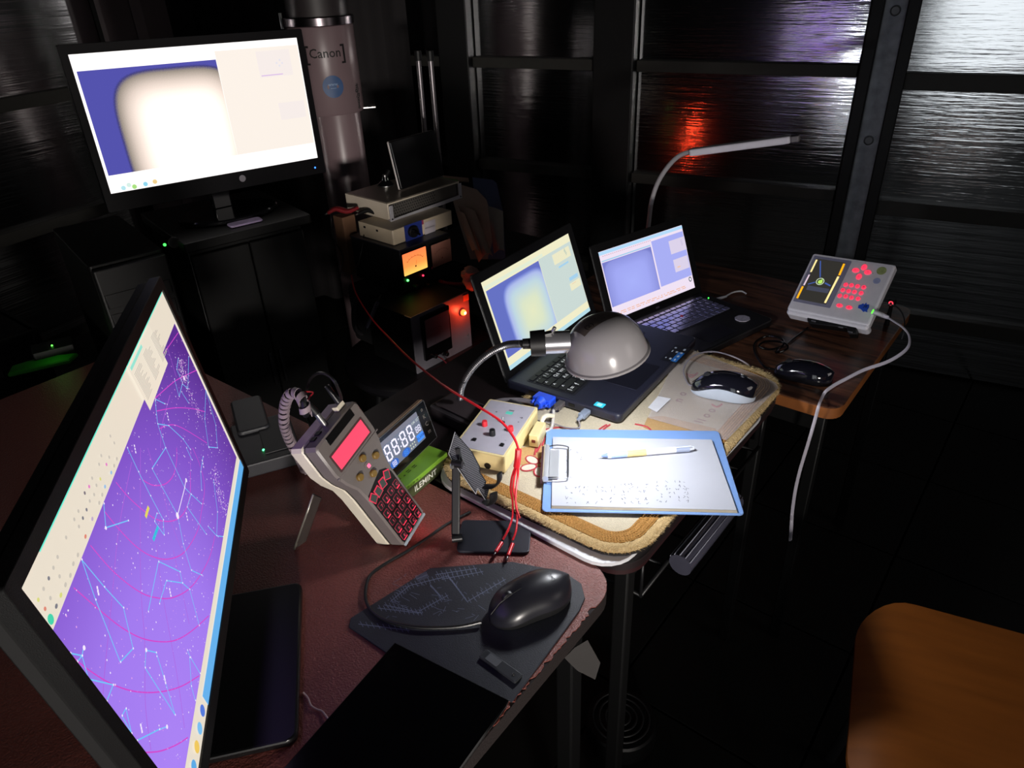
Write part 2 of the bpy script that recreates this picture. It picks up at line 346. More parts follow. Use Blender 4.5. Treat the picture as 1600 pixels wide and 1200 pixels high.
# rug
ZU = ZW; ZCp = .750
def rug_material(name, col, b=.8):
    return mat(name, col, .95, var=.10, scale=350, bump=b, bscale=900, spec=.1)
rug = thing('rug', 'beige looped rug with braided tan border and red flower print under the laptop', 'rug', TC)
G().plate(.405, .650, .0045, .07, .001, (-.20, .3225, ZU + .0003)).build('rubber_backing', mat('black_backing', '120d0c', .8), rug)  # black backing; its dark edge also stands in for shade under the rug
G().plate(.40, .645, ZCp - ZU - .005, .07, .003, (-.20, .3225, ZU + .0045)).build('pile', rug_material('cream_pile', 'cbbfa6'), rug)
RG = mat('pile_edge', 'bda274', .95, var=.12, scale=300, bump=1, bscale=500, spec=.1)
def rloop(i, z): return [(p[0], p[1], z) for p in rr(.40 - 2 * i, .645 - 2 * i, max(.07 - i, .01), -.20, .3225, 10)]
bb_ = G(); bb_.loops([rloop(.0125, ZCp - .001), rloop(.0130, ZCp + .0008), rloop(.0375, ZCp + .0008), rloop(.0380, ZCp - .001)], 0, None, (False, False)); bb_.build('border_band', rug_material('tan_border_band', 'a87c44'), rug)
BR = mat('braided_tan_border', 'c89c62', .9, var=.25, scale=160, bump=.8, bscale=500, spec=.1)
def rline(inset, n=420):
    P = [Vector(p) for p in rloop(inset, 0)]; P.append(P[0]); L = [0]
    for a, b in zip(P, P[1:]): L.append(L[-1] + (b - a).length)
    out = []; j = 0
    for k in range(n):
        s = L[-1] * k / n
        while L[j + 1] < s: j += 1
        t = (s - L[j]) / max(L[j + 1] - L[j], 1e-9); a, b = P[j], P[j + 1]; out.append((a.lerp(b, t), (b - a).normalized()))
    return out
g = G(); Ls = []
for ins, z in ((-.001, ZU + .0048), (-.004, ZCp - .004), (-.0045, ZCp - .001), (-.001, ZCp + .0018), (.004, ZCp + .0026), (.009, ZCp + .0018), (.0125, ZCp)):
    Ls.append([(p.x + random.uniform(-.0012, .0012), p.y + random.uniform(-.0012, .0012), z + random.uniform(-.0008, .0008)) for p, d in rline(ins, 900)])
g.loops(Ls, 0, None, (False, False)); g.build('fringe_edge', RG, rug)
g = G()
for row, ins in enumerate((.016, .0205, .025, .0295, .034)):
    for k, (p, d) in enumerate(rline(ins)):
        nn = Vector((-d.y, d.x, 0)); q = p + nn * 0; a = q - d * .0026 - nn * (.0022 if (row % 2) else -.0022); b = q + d * .0026 + nn * (.0022 if (row % 2) else -.0022)
        w = (b - a).normalized().cross(Vector((0, 0, 1))) * .0014; z = Vector((0, 0, ZCp + .0002)); hz = Vector((0, 0, .0022)); m_ = (a + b) / 2
        g.add([a + z, m_ + w + z, b + z, m_ - w + z, m_ + z + hz], [(0, 1, 4), (1, 2, 4), (2, 3, 4), (3, 0, 4)])
g.build('braided_border', BR, rug, kind='stuff')
g = G()
for k in range(16000):       # loose fibres along the outer edge
    p, d = random.choice(RL) if k else (RL := rline(-.003, 900))[0]
    nn = Vector((d.y, -d.x, 0)); a = p + nn * random.uniform(-.012, .002) + Vector((0, 0, random.uniform(ZU + .006, ZCp + .0025)))
    e = nn * random.uniform(.001, .006) + d * random.uniform(-.002, .002) + Vector((0, 0, random.uniform(-.001, .003)))
    g.add([a - d * .0004, a + d * .0004, a + e], [(0, 1, 2)])
g.build('fibres', mat('rug_fibre', 'd0b686', .9, var=0), rug, kind='stuff')
def onrug(pts, z=ZCp): return [locz(TC, x, y, z) for x, y in pts]
def pflat(g, pts, z, mi=0):
    a = sum(pts[i][0] * pts[(i + 1) % len(pts)][1] - pts[(i + 1) % len(pts)][0] * pts[i][1] for i in range(len(pts)))
    if a < 0: pts = pts[::-1]
    g.prism(pts, z - .0004, z, 0, mi)
TANP = rug_material('tan_pile', 'bd9a6a')
g = G(); pflat(g, onrug([(812, 700), (905, 690), (905, 762), (860, 752), (806, 722)]), ZCp + .0006); g.build('tan_patch', TANP, rug)
g = G(); pflat(g, onrug([(1012, 652), (1035, 650), (1118, 670), (1128, 688), (1112, 700), (1060, 692), (1005, 668)]), ZCp + .0006); g.build('tan_patch', TANP, rug)
REDP = rug_material('faded_red_yarn', 'b8484e'); PALE = rug_material('pale_petal_pile', 'ddd6c8')
def rugline(g, pts, r=.0016, z=ZCp + .0006): g.tube([(p[0], p[1], z) for p in pts], r, 6, flat=.7, sub=4)
g = G(); gp = G(); fc = Vector((*onrug([(842, 727)])[0], 0))
for k in range(5):
    a = D(20 + 72 * k); c = fc + Vector((math.cos(a), math.sin(a), 0)) * .019
    ring = [(c.x + math.cos(a) * .014 * math.cos(t) - math.sin(a) * .009 * math.sin(t), c.y + math.sin(a) * .014 * math.cos(t) + math.cos(a) * .009 * math.sin(t)) for t in [2 * PI * i / 12 for i in range(13)]]
    rugline(g, ring); pflat(gp, ring[:-1], ZCp + .001)
g.build('flower_outline', REDP, rug); gp.build('flower_petal', PALE, rug)
g = G()
for pl in ([(845, 673), (875, 668), (900, 672), (925, 680)], [(948, 664), (938, 670), (930, 680)], [(953, 664), (943, 671), (935, 681)], [(992, 663), (1012, 668), (1022, 680)], [(975, 676), (990, 682)],
           [(848, 680), (842, 700), (838, 707)], [(853, 682), (847, 697)], [(858, 684), (851, 702)], [(840, 690), (835, 712)], [(1073, 584), (1080, 590), (1090, 583)], [(1112, 632), (1120, 636), (1128, 632)], [(1075, 586), (1088, 586)]):
    rugline(g, onrug(pl), .002)
g.build('red_pattern', REDP, rug)
g = G()
for (px, py, s, ch) in ((1066, 616, .026, 'o'), (1060, 626, .026, 'n'), (1111, 642, .026, 'o'), (1103, 650, .026, 'o'), (1097, 657, .024, 'l'), (1092, 660, .024, 'l')):
    x, y = onrug([(px, py)])[0]; g.text(ch, s, Matrix.Translation((x, y, ZCp + .0012)) @ Matrix.Rotation(D(100), 4, 'Z'))
g.build('woven_lettering', rug_material('dusty_rose_yarn', 'a88278'), rug)
# clear sheet used as a mouse pad
g = G(); pl = onrug([(1012, 655), (1040, 618), (1088, 558)]); far = onrug([(1222, 602)])[0]; nr = onrug([(1135, 690)])[0]
sp = [(pl[0][0], pl[0][1]), (nr[0], nr[1]), (far[0] - .001, far[1] - .02), (far[0] - .012, far[1] - .004), (far[0] - .03, far[1] + .002), (pl[2][0] - .02, pl[2][1] + .02), (pl[2][0] - .04, pl[2][1])]
cs = G(); cs.prism([tuple(p) for p in sp], ZCp + .0030, ZCp + .0038)
sheet = cs.build('clear_sheet', mat('clear_vinyl', 'e6dcdc', .12, alpha=.26, var=0)); sheet.matrix_world = TC
tag(sheet, 'clear vinyl sheet lying over the rug under the silver-sided mouse', 'mouse pad')
g = G(); p = onrug([(1028, 622), (1048, 626), (1026, 647), (1012, 640)]); pflat(g, p, ZCp + .0048)
pc = g.build('paper_label', mat('white_paper', 'e8e8ee', .7)); pc.matrix_world = TC; tag(pc, 'small white paper slip lying at the front edge of the nearer laptop', 'paper')
# wooden table further back
TWd = place((.002, 1.37, 0), D(-11.2))
wt = thing('wooden_table', 'dark wood-grained table with rounded orange edge carrying the keypad box and second laptop', 'table', TWd)
ZD = .710
def wood_material():
    m = bpy.data.materials.new('dark_wood_grain'); m.use_nodes = True; N = m.node_tree.nodes; L = m.node_tree.links; b = N['Principled BSDF']; b.inputs['Roughness'].default_value = .35
    tc = N.new('ShaderNodeTexCoord'); mp = N.new('ShaderNodeMapping'); mp.inputs['Scale'].default_value = (4, 34, 4); L.new(tc.outputs['Object'], mp.inputs[0])
    nz = N.new('ShaderNodeTexNoise'); nz.inputs['Scale'].default_value = 1.6; nz.inputs['Detail'].default_value = 6; nz.inputs['Distortion'].default_value = .6; L.new(mp.outputs[0], nz.inputs['Vector'])
    r = N.new('ShaderNodeValToRGB'); L.new(nz.outputs['Fac'], r.inputs[0]); r.color_ramp.elements[0].position = .35; r.color_ramp.elements[0].color = lin('2a1a15'); r.color_ramp.elements[1].position = .68; r.color_ramp.elements[1].color = lin('7d5038')
    L.new(r.outputs[0], b.inputs['Base Color']); return m
G().prism(rr(.8, .6, .035, -.4, .3), ZD - .003, ZD, .001).build('tabletop', wood_material(), wt)
G().prism(rr(.8, .6, .035, -.4, .3), ZD - .028, ZD - .0031, .001).build('edge_band', mat('orange_wood_edge', '94592e', .4, var=.15, scale=30), wt)
legs(wt, ((-.04, .04), (-.76, .04), (-.04, .56), (-.76, .56)), ZD - .028, LEGM)
G().plate(.7, .018, .05, .002, .001, (-.4, .04, ZD - .08)).build('apron', LEGM, wt)
# ================================================================ SCREENS
def screen_mat(name, out, stops, cx, cy, rx, ry, p=4, grain=0, s=1.0, asym=1.0):
    """picture of an evenly lit frame: darker rim, brighter middle (the picture shown on the screen, in UV space)"""
    m = bpy.data.materials.new(name); m.use_nodes = True; N = m.node_tree.nodes; L = m.node_tree.links; N.remove(N['Principled BSDF'])
    em = N.new('ShaderNodeEmission'); em.inputs[1].default_value = s; L.new(em.outputs[0], N['Material Output'].inputs[0])
    uv = N.new('ShaderNodeUVMap'); sp = N.new('ShaderNodeSeparateXYZ'); L.new(uv.outputs[0], sp.inputs[0])
    def M_(op, a, b=None):
        n = N.new('ShaderNodeMath'); n.operation = op
        for i, v in enumerate((a, b)):
            if v is None: continue
            if isinstance(v, (int, float)): n.inputs[i].default_value = v
            else: L.new(v, n.inputs[i])
        return n.outputs[0]
    X = M_('POWER', M_('ABSOLUTE', M_('DIVIDE', M_('SUBTRACT', sp.outputs[0], cx), rx)), p)
    Y = M_('POWER', M_('ABSOLUTE', M_('DIVIDE', M_('SUBTRACT', sp.outputs[1], cy), ry)), p)
    d = M_('POWER', M_('ADD', X, Y), 1.0 / p)
    if grain:
        nz = N.new('ShaderNodeTexNoise'); nz.inputs['Scale'].default_value = 150; nz.inputs['Detail'].default_value = 1; L.new(uv.outputs[0], nz.inputs['Vector'])
        d = M_('ADD', d, M_('MULTIPLY', M_('SUBTRACT', nz.outputs['Fac'], .5), grain))
    r = N.new('ShaderNodeValToRGB'); L.new(d, r.inputs[0]); el = r.color_ramp.elements
    while len(el) < len(stops): el.new(.5)
    for e, (pos, c) in zip(el, stops): e.position = pos; e.color = lin(c)
    L.new(r.outputs[0], em.inputs[0]); return m
def uvquad(name, pts, off, m, parent, M=None):
    """pts: TL, TR, BR, BL local (x,z)"""
    n = 8; me = bpy.data.meshes.new(name); vs = []; fs = []; uvs = []
    P = [Vector((p[0], -off, p[1])) for p in pts]
    for j in range(n + 1):
        for i in range(n + 1):
            a, b = P[0].lerp(P[1], i / n), P[3].lerp(P[2], i / n); q = a.lerp(b, j / n); vs.append(tuple(M @ q if M else q)); uvs.append((i / n, j / n))
    for j in range(n):
        for i in range(n): a = j * (n + 1) + i; fs.append((a, a + n + 1, a + n + 2, a + 1))
    me.from_pydata(vs, [], fs); ul = me.uv_layers.new(name='UVMap')
    for l in me.loops: ul.data[l.index].uv = uvs[l.vertex_index]
    me.materials.append(m); o = bpy.data.objects.new(name, me); COL.objects.link(o); o.parent = parent; return o
def rect2(x0, z0, x1, z1): return [(x0, z1), (x1, z1), (x1, z0), (x0, z0)]
def frame_ring(g, w, h, t, tb, d0, d1, M, r=.004, mi=0, tt=None):
    """front frame around a w x h screen centred on 0; local y from -d1 (front) to d0"""
    tt = t if tt is None else tt
    O = rr(w + 2 * t, h + tt + tb, r, 0, (tt - tb) / 2, 4); I = rr(w, h, .0006, 0, 0, 4)
    def L(P, y): return [(p[0], -y, p[1]) for p in P]
    O2 = rr(w + 2 * t - .0012, h + tt + tb - .0012, r, 0, (tt - tb) / 2, 4)
    g.loops([L(O, -d0), L(O, d1 - .0006), L(O2, d1), L(I, d1), L(I, d1 - .0015)], mi, M, (True, False))
# ---------------- near monitor (star chart)
MW, MH = .531, .2987
def orth(o, x, ny):
    x = Vector(x).normalized(); y = -Vector(ny); y = (y - x * y.dot(x)).normalized(); z = x.cross(y); return axes(o, x, y, z)
MN = orth((-.6291, .3734, 1.007), (-.6431, .7657, .0091), (.7602, .6369, .128))
nm = thing('monitor', 'large black monitor at the left showing a purple star chart, seen edge-on', 'monitor', MN)
g = G(); frame_ring(g, MW, MH, .0145, .018, .012, .002, None); g.build('bezel', BLK, nm)
g = G(); g.prism(rr(MW + .022, MH + .026, .006, 0, -.001), -.030, -.0125, .004, 0, FR); g.prism(rr(MW * .6, MH * .6, .03, 0, -.02), -.055, -.030, .012, 0, FR); g.build('back_cover', mat('matt_black_cover', '111112', .6), nm)
# stand: neck and base plate, kept level on the desk
Wn = MN.inverted()
foot = Vector((-.6291, .3734, 0)) - Vector((.7602, .6369, 0)) * .075
Mf = Wn @ axes((foot.x, foot.y, ZR), Vector((-.6431, .7657, 0)).normalized(), Vector((-.7657, -.6431, 0)).normalized(), (0, 0, 1))
G().plate(.255, .20, .012, .012, .003, (0, -.062, .001), M=Mf).build('base', mat('satin_black_base', '09090a', .3), nm)
G().plate(.06, .022, .25, .006, .002, (0, .0, .012), M=Mf).build('neck', GLOSS, nm)
def nl(pts, off=0): return [loc(MN, x, y, off) for x, y in pts]
CREAM = E_('cream_ui', (232, 221, 203)); 
scr = G(); mats = []
def mi_(m):
    if m not in mats: mats.append(m)
    return mats.index(m)
b = G().flat2(rect2(-MW / 2, -MH / 2, MW / 2, MH / 2), 0); sc_o = b.build('screen', CREAM, nm)
STAR = screen_mat('star_chart_sky', None, [(0.0, 'ac84f6'), (.35, 'a37bf0'), (.65, '8457cc'), (1.0, '5a2f8e')], .05, .9, 1.05, 1.6, 2)  # gradient paints the screen's viewing-angle darkening towards the far end
zt = nl([(81, 987.5)])[0][1]; xr = nl([(272, 504.5)])[0][0]; zb = nl([(345, 860)])[0][1]
uvquad('star_chart', [(-MW / 2, zt), (xr, zt), (xr, zb), (-MW / 2, zb)], .0003, STAR, sc_o)
def z6(L): return [(x / 4, 400 + y / 4) for x, y in L]
def z7(L): return [(x / 4, 700 + y / 4) for x, y in L]
def z8(L): return [(x / 4, 900 + y / 4) for x, y in L]
def clipx(P):
    return [(max(-MW / 2, min(xr, x)), max(zb, min(zt, z))) for x, z in P]
MAG = E_('magenta_grid', (214, 72, 208), .95); MAG2 = E_('faint_grid', (178, 96, 222), .95); CYN = E_('cyan_line', (110, 196, 250)); WHD = E_('star_white', (244, 232, 255)); PNK = E_('star_pink', (226, 160, 235))
gm = G(); gf = G(); gc = G()
def sm2(P, n=5): return [(v.x, v.z) for v in smooth([(p[0], 0, p[1]) for p in P], n)]
for L in ([(890, 200), (910, 215), (960, 235), (1030, 225), (1080, 170), (1100, 80), (1100, 0)], [(720, 215), (800, 310), (890, 390), (980, 450), (1080, 455), (1150, 400), (1185, 280), (1185, 150)],
          [(650, 400), (740, 510), (850, 620), (950, 680), (1050, 695), (1150, 650), (1230, 520), (1255, 400), (1275, 250), (1250, 120), (1200, 0)],
          [(560, 610), (700, 770), (850, 890), (960, 935), (1080, 935), (1200, 860), (1300, 700), (1340, 550)]): gm.line2(clipx(sm2(nl(z7(L)))), .0012, .0007)
for L in ([(455, 75), (600, 200), (750, 320), (880, 390), (1000, 412), (1100, 400), (1200, 340), (1300, 250)], [(440, 500), (550, 590), (700, 680), (850, 725), (1000, 725), (1130, 690), (1240, 625)], [(900, 1105), (1000, 1095), (1100, 1055), (1170, 1010)]): gm.line2(clipx(sm2(nl(z8(L)))), .0012, .0007)
for L in ([(965, 890), (1080, 790), (1150, 750), (1235, 710)], [(975, 970), (1090, 950), (1200, 955), (1280, 975)], [(1020, 610), (1110, 480)], [(990, 1080), (1100, 1060), (1290, 1170)]): gm.line2(clipx(sm2(nl(z6(L)))), .0011, .0007)
for L in (z7([(820, 90), (740, 500), (700, 900), (650, 1400), (640, 1540)]), z7([(875, 0), (875, 800), (900, 1200), (905, 1600), (940, 1890)]), z6([(1040, 560), (1100, 760)]), z7([(1190, 0), (1185, 300)]), z7([(920, 0), (960, 130)]), z7([(1000, 200), (1060, 450), (1180, 750)]),
          z7([(975, 600), (1010, 900), (1100, 1400), (1150, 1750)]), z7([(1080, 640), (1180, 1100)]), z6([(1060, 870), (1010, 1060), (1000, 1200)])): gf.line2(clipx(sm2(nl(L))), .0009, .0005)
CONS = [z6(L) for L in ([(965, 905), (980, 1050), (1030, 1200)], [(980, 1050), (1050, 1062), (1140, 1145), (1185, 1210)], [(965, 895), (1025, 925)], [(1085, 770), (1115, 880), (1135, 800), (1170, 830), (1175, 630)], [(1130, 850), (1175, 920)], [(1110, 640), (1100, 710), (1135, 790)], [(1285, 830), (1275, 1020), (1300, 1200)], [(1285, 830), (1345, 1060), (1355, 1200), (1300, 1195)])]
CONS += [z7(L) for L in ([(790, 0), (860, 150), (935, 300), (1015, 450), (1020, 545), (960, 460), (975, 410)], [(1030, 0), (945, 130), (1105, 420), (1140, 600), (1190, 765), (1255, 795)], [(1030, 0), (1150, 250), (1190, 290), (1165, 370), (1285, 540)], [(1190, 290), (1255, 350)], [(640, 345), (655, 500), (795, 455)], [(500, 695), (645, 870), (765, 1000), (825, 1255), (745, 1340), (590, 950), (500, 695)],
         [(920, 1025), (985, 710), (1120, 775), (1135, 845), (1180, 885), (1240, 1110)], [(990, 975), (1035, 830), (1135, 845)], [(1330, 200), (1355, 400), (1350, 550), (1390, 555)], [(1295, 490), (1350, 550)], [(1265, 55), (1250, 150), (1255, 265)], [(1160, 0), (1195, 75)])]
CONS += [z8(L) for L in ([(432, 485), (505, 500), (545, 650), (700, 682), (660, 785)], [(515, 450), (505, 500), (475, 540)], [(905, 465), (970, 480), (1020, 640), (1088, 870), (900, 575), (905, 465)], [(1165, 465), (1185, 510), (1245, 610)], [(1180, 510), (1190, 690), (1215, 780)], [(755, 875), (780, 830), (815, 985), (755, 875)], [(850, 1030), (990, 960), (1035, 945)])]
for L in CONS: gc.line2(clipx(nl(L)), .0011, .0009)
gm.build('magenta_circle', MAG, sc_o, kind='stuff'); gf.build('grid_line', MAG2, sc_o, kind='stuff'); gc.build('constellation_line', CYN, sc_o, kind='stuff')
gs = G(); gk = G()
def sky(): return random.uniform(-MW / 2 + .002, xr - .002), random.uniform(zb + .002, zt - .002)
for k in range(620):
    x, z = sky(); rr_ = random.choice((.0004, .0005, .0006, .0009)); (gs if random.random() < .6 else gk).disc2((x, z), rr_, .0011, 0, 6)
for L in CONS:
    for p in L:
        q = clipx(nl([p]))[0]; gs.disc2(q, .0010, .0012, 0, 7)
for (x, y, r) in ((z7([(1102, 425)])[0] + (.004,)), (z7([(1157, 203)])[0] + (.0026,)), (z8([(515, 452)])[0] + (.002,)), (z8([(905, 465)])[0] + (.002,)), (z8([(1035, 945)])[0] + (.002,)), (z7([(652, 502)])[0] + (.0018,)), (z6([(1145, 765)])[0] + (.003,))):
    gs.disc2(nl([(x, y)])[0], r, .0013, 0, 10)
gs.line2(nl(z7([(1155, 205), (1145, 260), (1102, 425)])), .0014, .0013)
def cloud(a, b, n, w):
    for k in range(n):
        t = random.random(); x, y = a[0] + (b[0] - a[0]) * t + random.gauss(0, w), a[1] + (b[1] - a[1]) * t + random.gauss(0, w)
        q = nl([(x, y)])[0]; q = clipx([q])[0]; (gs if random.random() < .5 else gk).disc2(q, random.uniform(.0004, .0011), .001, 0, 6)
cloud(*z6([(1120, 640), (1155, 800)]), 130, 3.2); cloud(*z6([(1160, 820), (1260, 1040)]), 70, 2.5); cloud(*z7([(1325, 110), (1410, 430)]), 150, 3)
for (x, y) in z7([(598, 895), (1052, 905), (1157, 430), (832, 8), (1258, 100)]) + z6([(1038, 1005), (1305, 965)]) + z8([(870, 955), (1018, 650)]):
    for k in range(3): q = clipx(nl([(x + k * 1.0, y - 5 + k * 5)])); gs.disc2(q[0], .0017, .0013, 0, 4)
gs.build('star', WHD, sc_o, kind='stuff'); gk.build('faint_star', PNK, sc_o, kind='stuff')
g = G()
for col, L in ((E_('yellow_label', (226, 214, 90)), z7([(922, 370), (912, 400), (903, 435)])), (E_('cyan_label', (40, 190, 220)), z7([(980, 495), (965, 535), (950, 578)]))):
    G().line2(nl(L), .0042, .0012).build('chart_label', col, sc_o)
# interface around the chart
def nrect(name, x0, z0, x1, z1, off, m): return G().flat2(rect2(x0, z0, x1, z1), off).build(name, m, sc_o)
BLU = E_('taskbar_blue', (98, 176, 236)); CYA = E_('aqua_edge', (96, 238, 214))
tz = nl([(371, 738)])[0][1]; tx = nl([(318, 1092)])[0][0]
nrect('task_bar', tx, -MH / 2, MW / 2, tz, .0006, BLU)
for a, b in (((251, 454), (196, 570)), ((196, 572), (134, 700)), ((134, 700), (59, 860))):
    xa, xb = nl([a])[0][0], nl([b])[0][0]; nrect('top_strip', xb, MH / 2 - .0028, xa, MH / 2 - .0003, .0006, CYA)
q = nl(z6([(1010, 600), (1040, 670), (930, 968), (893, 905)])); dx0, dx1 = q[2][0], q[1][0]; dz0, dz1 = min(p[1] for p in q), nl([(226, 516)])[0][1]
nrect('dialog_box', dx0, dz0, dx1, dz1, .0015, E_('dialog', (236, 226, 208)))
G().line2([(dx0 + .004, dz1 - .004), (dx1 - .05, dz1 - .004)], .004, .0018).build('dialog_title', E_('pale_aqua', (150, 228, 210)), sc_o)
g = G()
for i in range(16):
    z = dz1 - .012 - i * (dz1 - dz0 - .02) / 16
    for j in range(3): g.line2([(dx0 + .006 + j * .045, z), (dx0 + .006 + j * .045 + random.uniform(.015, .034), z)], .0011, .0018)
g.build('dialog_text', E_('grey_ui_text', (196, 188, 176)), sc_o, kind='stuff')
nrect('window_edge', xr, zb, xr + .0022, zt, .0006, E_('ui_white', (246, 236, 232)))
cols = [(60, 210, 170), (230, 120, 200), (120, 120, 130), (214, 214, 120), (222, 130, 110), (150, 190, 230), (120, 110, 120), (190, 170, 200)]
for r_, zz in enumerate((zt + .006, zt + .016, zt + .025)):
    for k in range(20):
        if random.random() < .3: continue
        x = -MW / 2 + .008 + k * .011; c = random.choice(cols[1:]) if random.random() < .35 else (200, 192, 180)
        G().disc2((x, zz + random.uniform(-.001, .001)), .0024 - .0006 * (r_ > 0), .0008, 0, 8, rz=.0016).build('tool_icon', E_('icon_%d_%d_%d' % c, c), sc_o)
G().disc2((-MW / 2 + .006, zt + .007), .004, .001, 0, 12).build('tool_icon', E_('icon_green', (60, 210, 170)), sc_o)
zl = -MH / 2 + .011
for k, c in enumerate(((80, 120, 220), (120, 190, 240), (240, 200, 90), (90, 170, 230), (240, 150, 120))):
    G().disc2((tx - .014 - k * .02, zl), .006, .0009, 0, 16).build('task_icon', E_('tico%d' % k, c), sc_o)
# ---------------- far monitor (over-bright white screen)
MB_ = orth((-1.528, 1.3215, 1.2149), (.3938, .919, -.0177), (.9179, -.3922, .0598))
bm_ = thing('monitor', 'black monitor with a blazing white screen on the tall black cabinet', 'monitor', MB_)
g = G(); frame_ring(g, MW, MH, .017, .042, .014, .002, None, tt=.020); g.build('bezel', mat('glossy_dark_bezel', '050407', .4, spec=.2), bm_)
G().prism(rr(MW + .02, MH + .045, .006, 0, -.012), -.045, -.0145, .006, 0, FR).build('back_cover', DARK, bm_)
def bl(x, y, off=0): return loc(MB_, 60 + x / 3.2, y / 3.2, off)
WS = 1.25
wsc = G().flat2(rect2(-MW / 2, -MH / 2, MW / 2, MH / 2), 0).build('screen', mat('glow_white_screen', 'fffaf8', emit=WS, var=0), bm_)
a, b2, c_, d_ = bl(190, 358), bl(885, 292), bl(995, 775), bl(345, 880)
PIC = screen_mat('overexposed_picture', None, [(0.0, 'ffffff'), (.40, 'fffdfa'), (.62, 'fbeade'), (.80, 'cdbdb2'), (.93, '8c8278'), (.975, '3b396e'), (1.0, '4a499a')], .66, .72, .50, .695, 4, grain=.05, s=1.3)
uvquad('picture', [a, (b2[0], a[1]), (c_[0], c_[1]), (a[0], c_[1])], .0004, PIC, wsc)
UI2 = mat('glow_ui_offwhite', 'f6ece2', emit=1.05, var=0); UI3 = mat('glow_ui_lilac', 'd8b8e8', emit=1.0, var=0)
def bq(name, pts, m, off=.0004):
    P = [bl(*p) for p in pts]; xs = [p[0] for p in P]; zs = [p[1] for p in P]
    return G().flat2(rect2(min(xs), min(zs), max(xs), max(zs)), off).build(name, m, wsc)
G().flat2(rect2(b2[0] + .001, c_[1], MW / 2 - .002, MH / 2 - .016), .0004).build('side_panel', UI2, wsc)
bq('panel_window', [(1110, 390), (1250, 245)], mat('glow_ui_white', 'ffffff', emit=1.2, var=0), .0008)
q0, q1 = bl(1115, 380), bl(1222, 368); G().line2([q0, (q1[0], q0[1])], .0022, .0011).build('panel_line', UI3, wsc)
for (x, y) in ((1205, 300), (1190, 315), (1218, 315), (1205, 328)): G().disc2(bl(x, y), .0028, .0012, 0, 8).build('panel_button', mat('glow_ui_button', 'e8e4ec', emit=1.0, var=0), wsc)
bq('panel_window', [(1215, 600), (1325, 500)], mat('glow_ui_white', 'ffffff', emit=1.2, var=0), .0008)
g = G().line2([(-MW / 2 + .004, MH / 2 - .012), (b2[0], MH / 2 - .012)], .0008, .0006); g.build('title_line', UI2, wsc)
for x, y, c in ((425, 940, 'b8e8f0'), (480, 933, 'a8e080'), (535, 920, '90d8f0'), (582, 908, 'f0d090'), (452, 925, 'd8f0e8')):
    G().disc2(bl(x, y), .0055, .0009, 0, 10).build('task_icon', mat('glow_t' + c, c, emit=1.0, var=0), wsc)
G().disc2(bl(1020, 892, -.002), .0085, .0026, 0, 20).build('round_badge', mat('silver_badge', '9c98a0', .3, .6), bm_)
led = bl(1383, 838, -.002); G().disc2(led, .0022, .0027, 0, 10).build('power_light', mat('glow_blue_led', '2f6bff', emit=6, var=0), bm_)
def leds(name, p, col, e, r=.003, parent=None, M=None):
    g = G(); g.lathe([(r, 0), (r, r * .6), (r * .7, r * 1.2), (r * .2, r * 1.5)], 12, 0, M); return g.build(name, mat('glow_led_' + col, col, emit=e, var=0), parent)
Wb = MB_.inverted(); fb = Vector((-1.528, 1.3215, 0)) - Vector((.9179, -.3922, 0)).normalized() * .05
ZCAB = .955
Mfb = Wb @ axes((fb.x, fb.y, ZCAB), Vector((.3938, .919, 0)).normalized(), Vector((-.919, .3938, 0)).normalized(), (0, 0, 1))
G().prism([(.13 * math.cos(2 * PI * k / 40), -.03 + .09 * math.sin(2 * PI * k / 40)) for k in range(40)], .0005, .012, .003, 0, Mfb).build('base', GLOSS, bm_)
G().plate(.05, .02, .13, .004, .002, (0, .012, .012), M=Mfb).build('neck', GLOSS, bm_)
# tall cabinet and the tower beside it
CB = place((-1.569, 1.331, 0), D(66.8))
cab = thing('cabinet', 'tall black cabinet standing under the monitor with the white screen', 'cabinet', CB)
CABM = mat('black_lacquer_board', '070707', .5, var=.1, spec=.25)
G().plate(.30, .30, ZCAB - .025, .003, .001, (0, .015, 0)).build('body', CABM, cab)
G().plate(.33, .36, .024, .006, .003, (0, 0, ZCAB - .025)).build('top', CABM, cab)
for x in (-.075, .075):
    o = G().prism(rr(.146, .88, .003, x, .47), .136, .15, .002, 0, FR).build('door', CABM, cab)
    G().plate(.01, .012, .1, .003, .001, (x * .2, -.156, .5)).build('handle', DMET, o)
t = at(378, 346, ZCAB + .004)
cd_ = tag(G().prism(rr(.085, .034, .008), 0, .005, .0015, 0, place((t.x + .01, t.y, ZCAB + .0005), D(66))).build('plastic_packet', mat('pale_lilac_packet', '8f80a0', .35, var=.3, scale=60)), 'small pale lilac packet lying at the foot of the white-screened monitor', 'packet')
TWR = place((-1.672, 1.092, 0), D(66.8))
tw = thing('computer_tower', 'black computer tower with a green power light left of the cabinet', 'computer', TWR)
G().plate(.17, .40, .93, .008, .003, (-.02, .10, 0)).build('case', CABM, tw)
G().plate(.166, .02, .92, .006, .003, (-.02, -.118, .004)).build('front_panel', BLK, tw)
lx, lz = loc(TWR, 257.6, 382.6, -.13)
leds('power_light', None, '30e040', 5, .0035, tw, Matrix.Translation((lx, -.128, lz)) @ FR)
G().lathe([(.014, 0), (.014, .002), (.012, .0026), (.0115, .001), (.0, .001)], 24, 0, Matrix.Translation((lx + .022, -.128, lz)) @ FR).build('power_button', DMET, tw)
for k in range(4): G().plate(.15, .006, .035, .003, .001, (-.02, -.128, lz - .12 - k * .05)).build('drive_cover', BLK, tw)
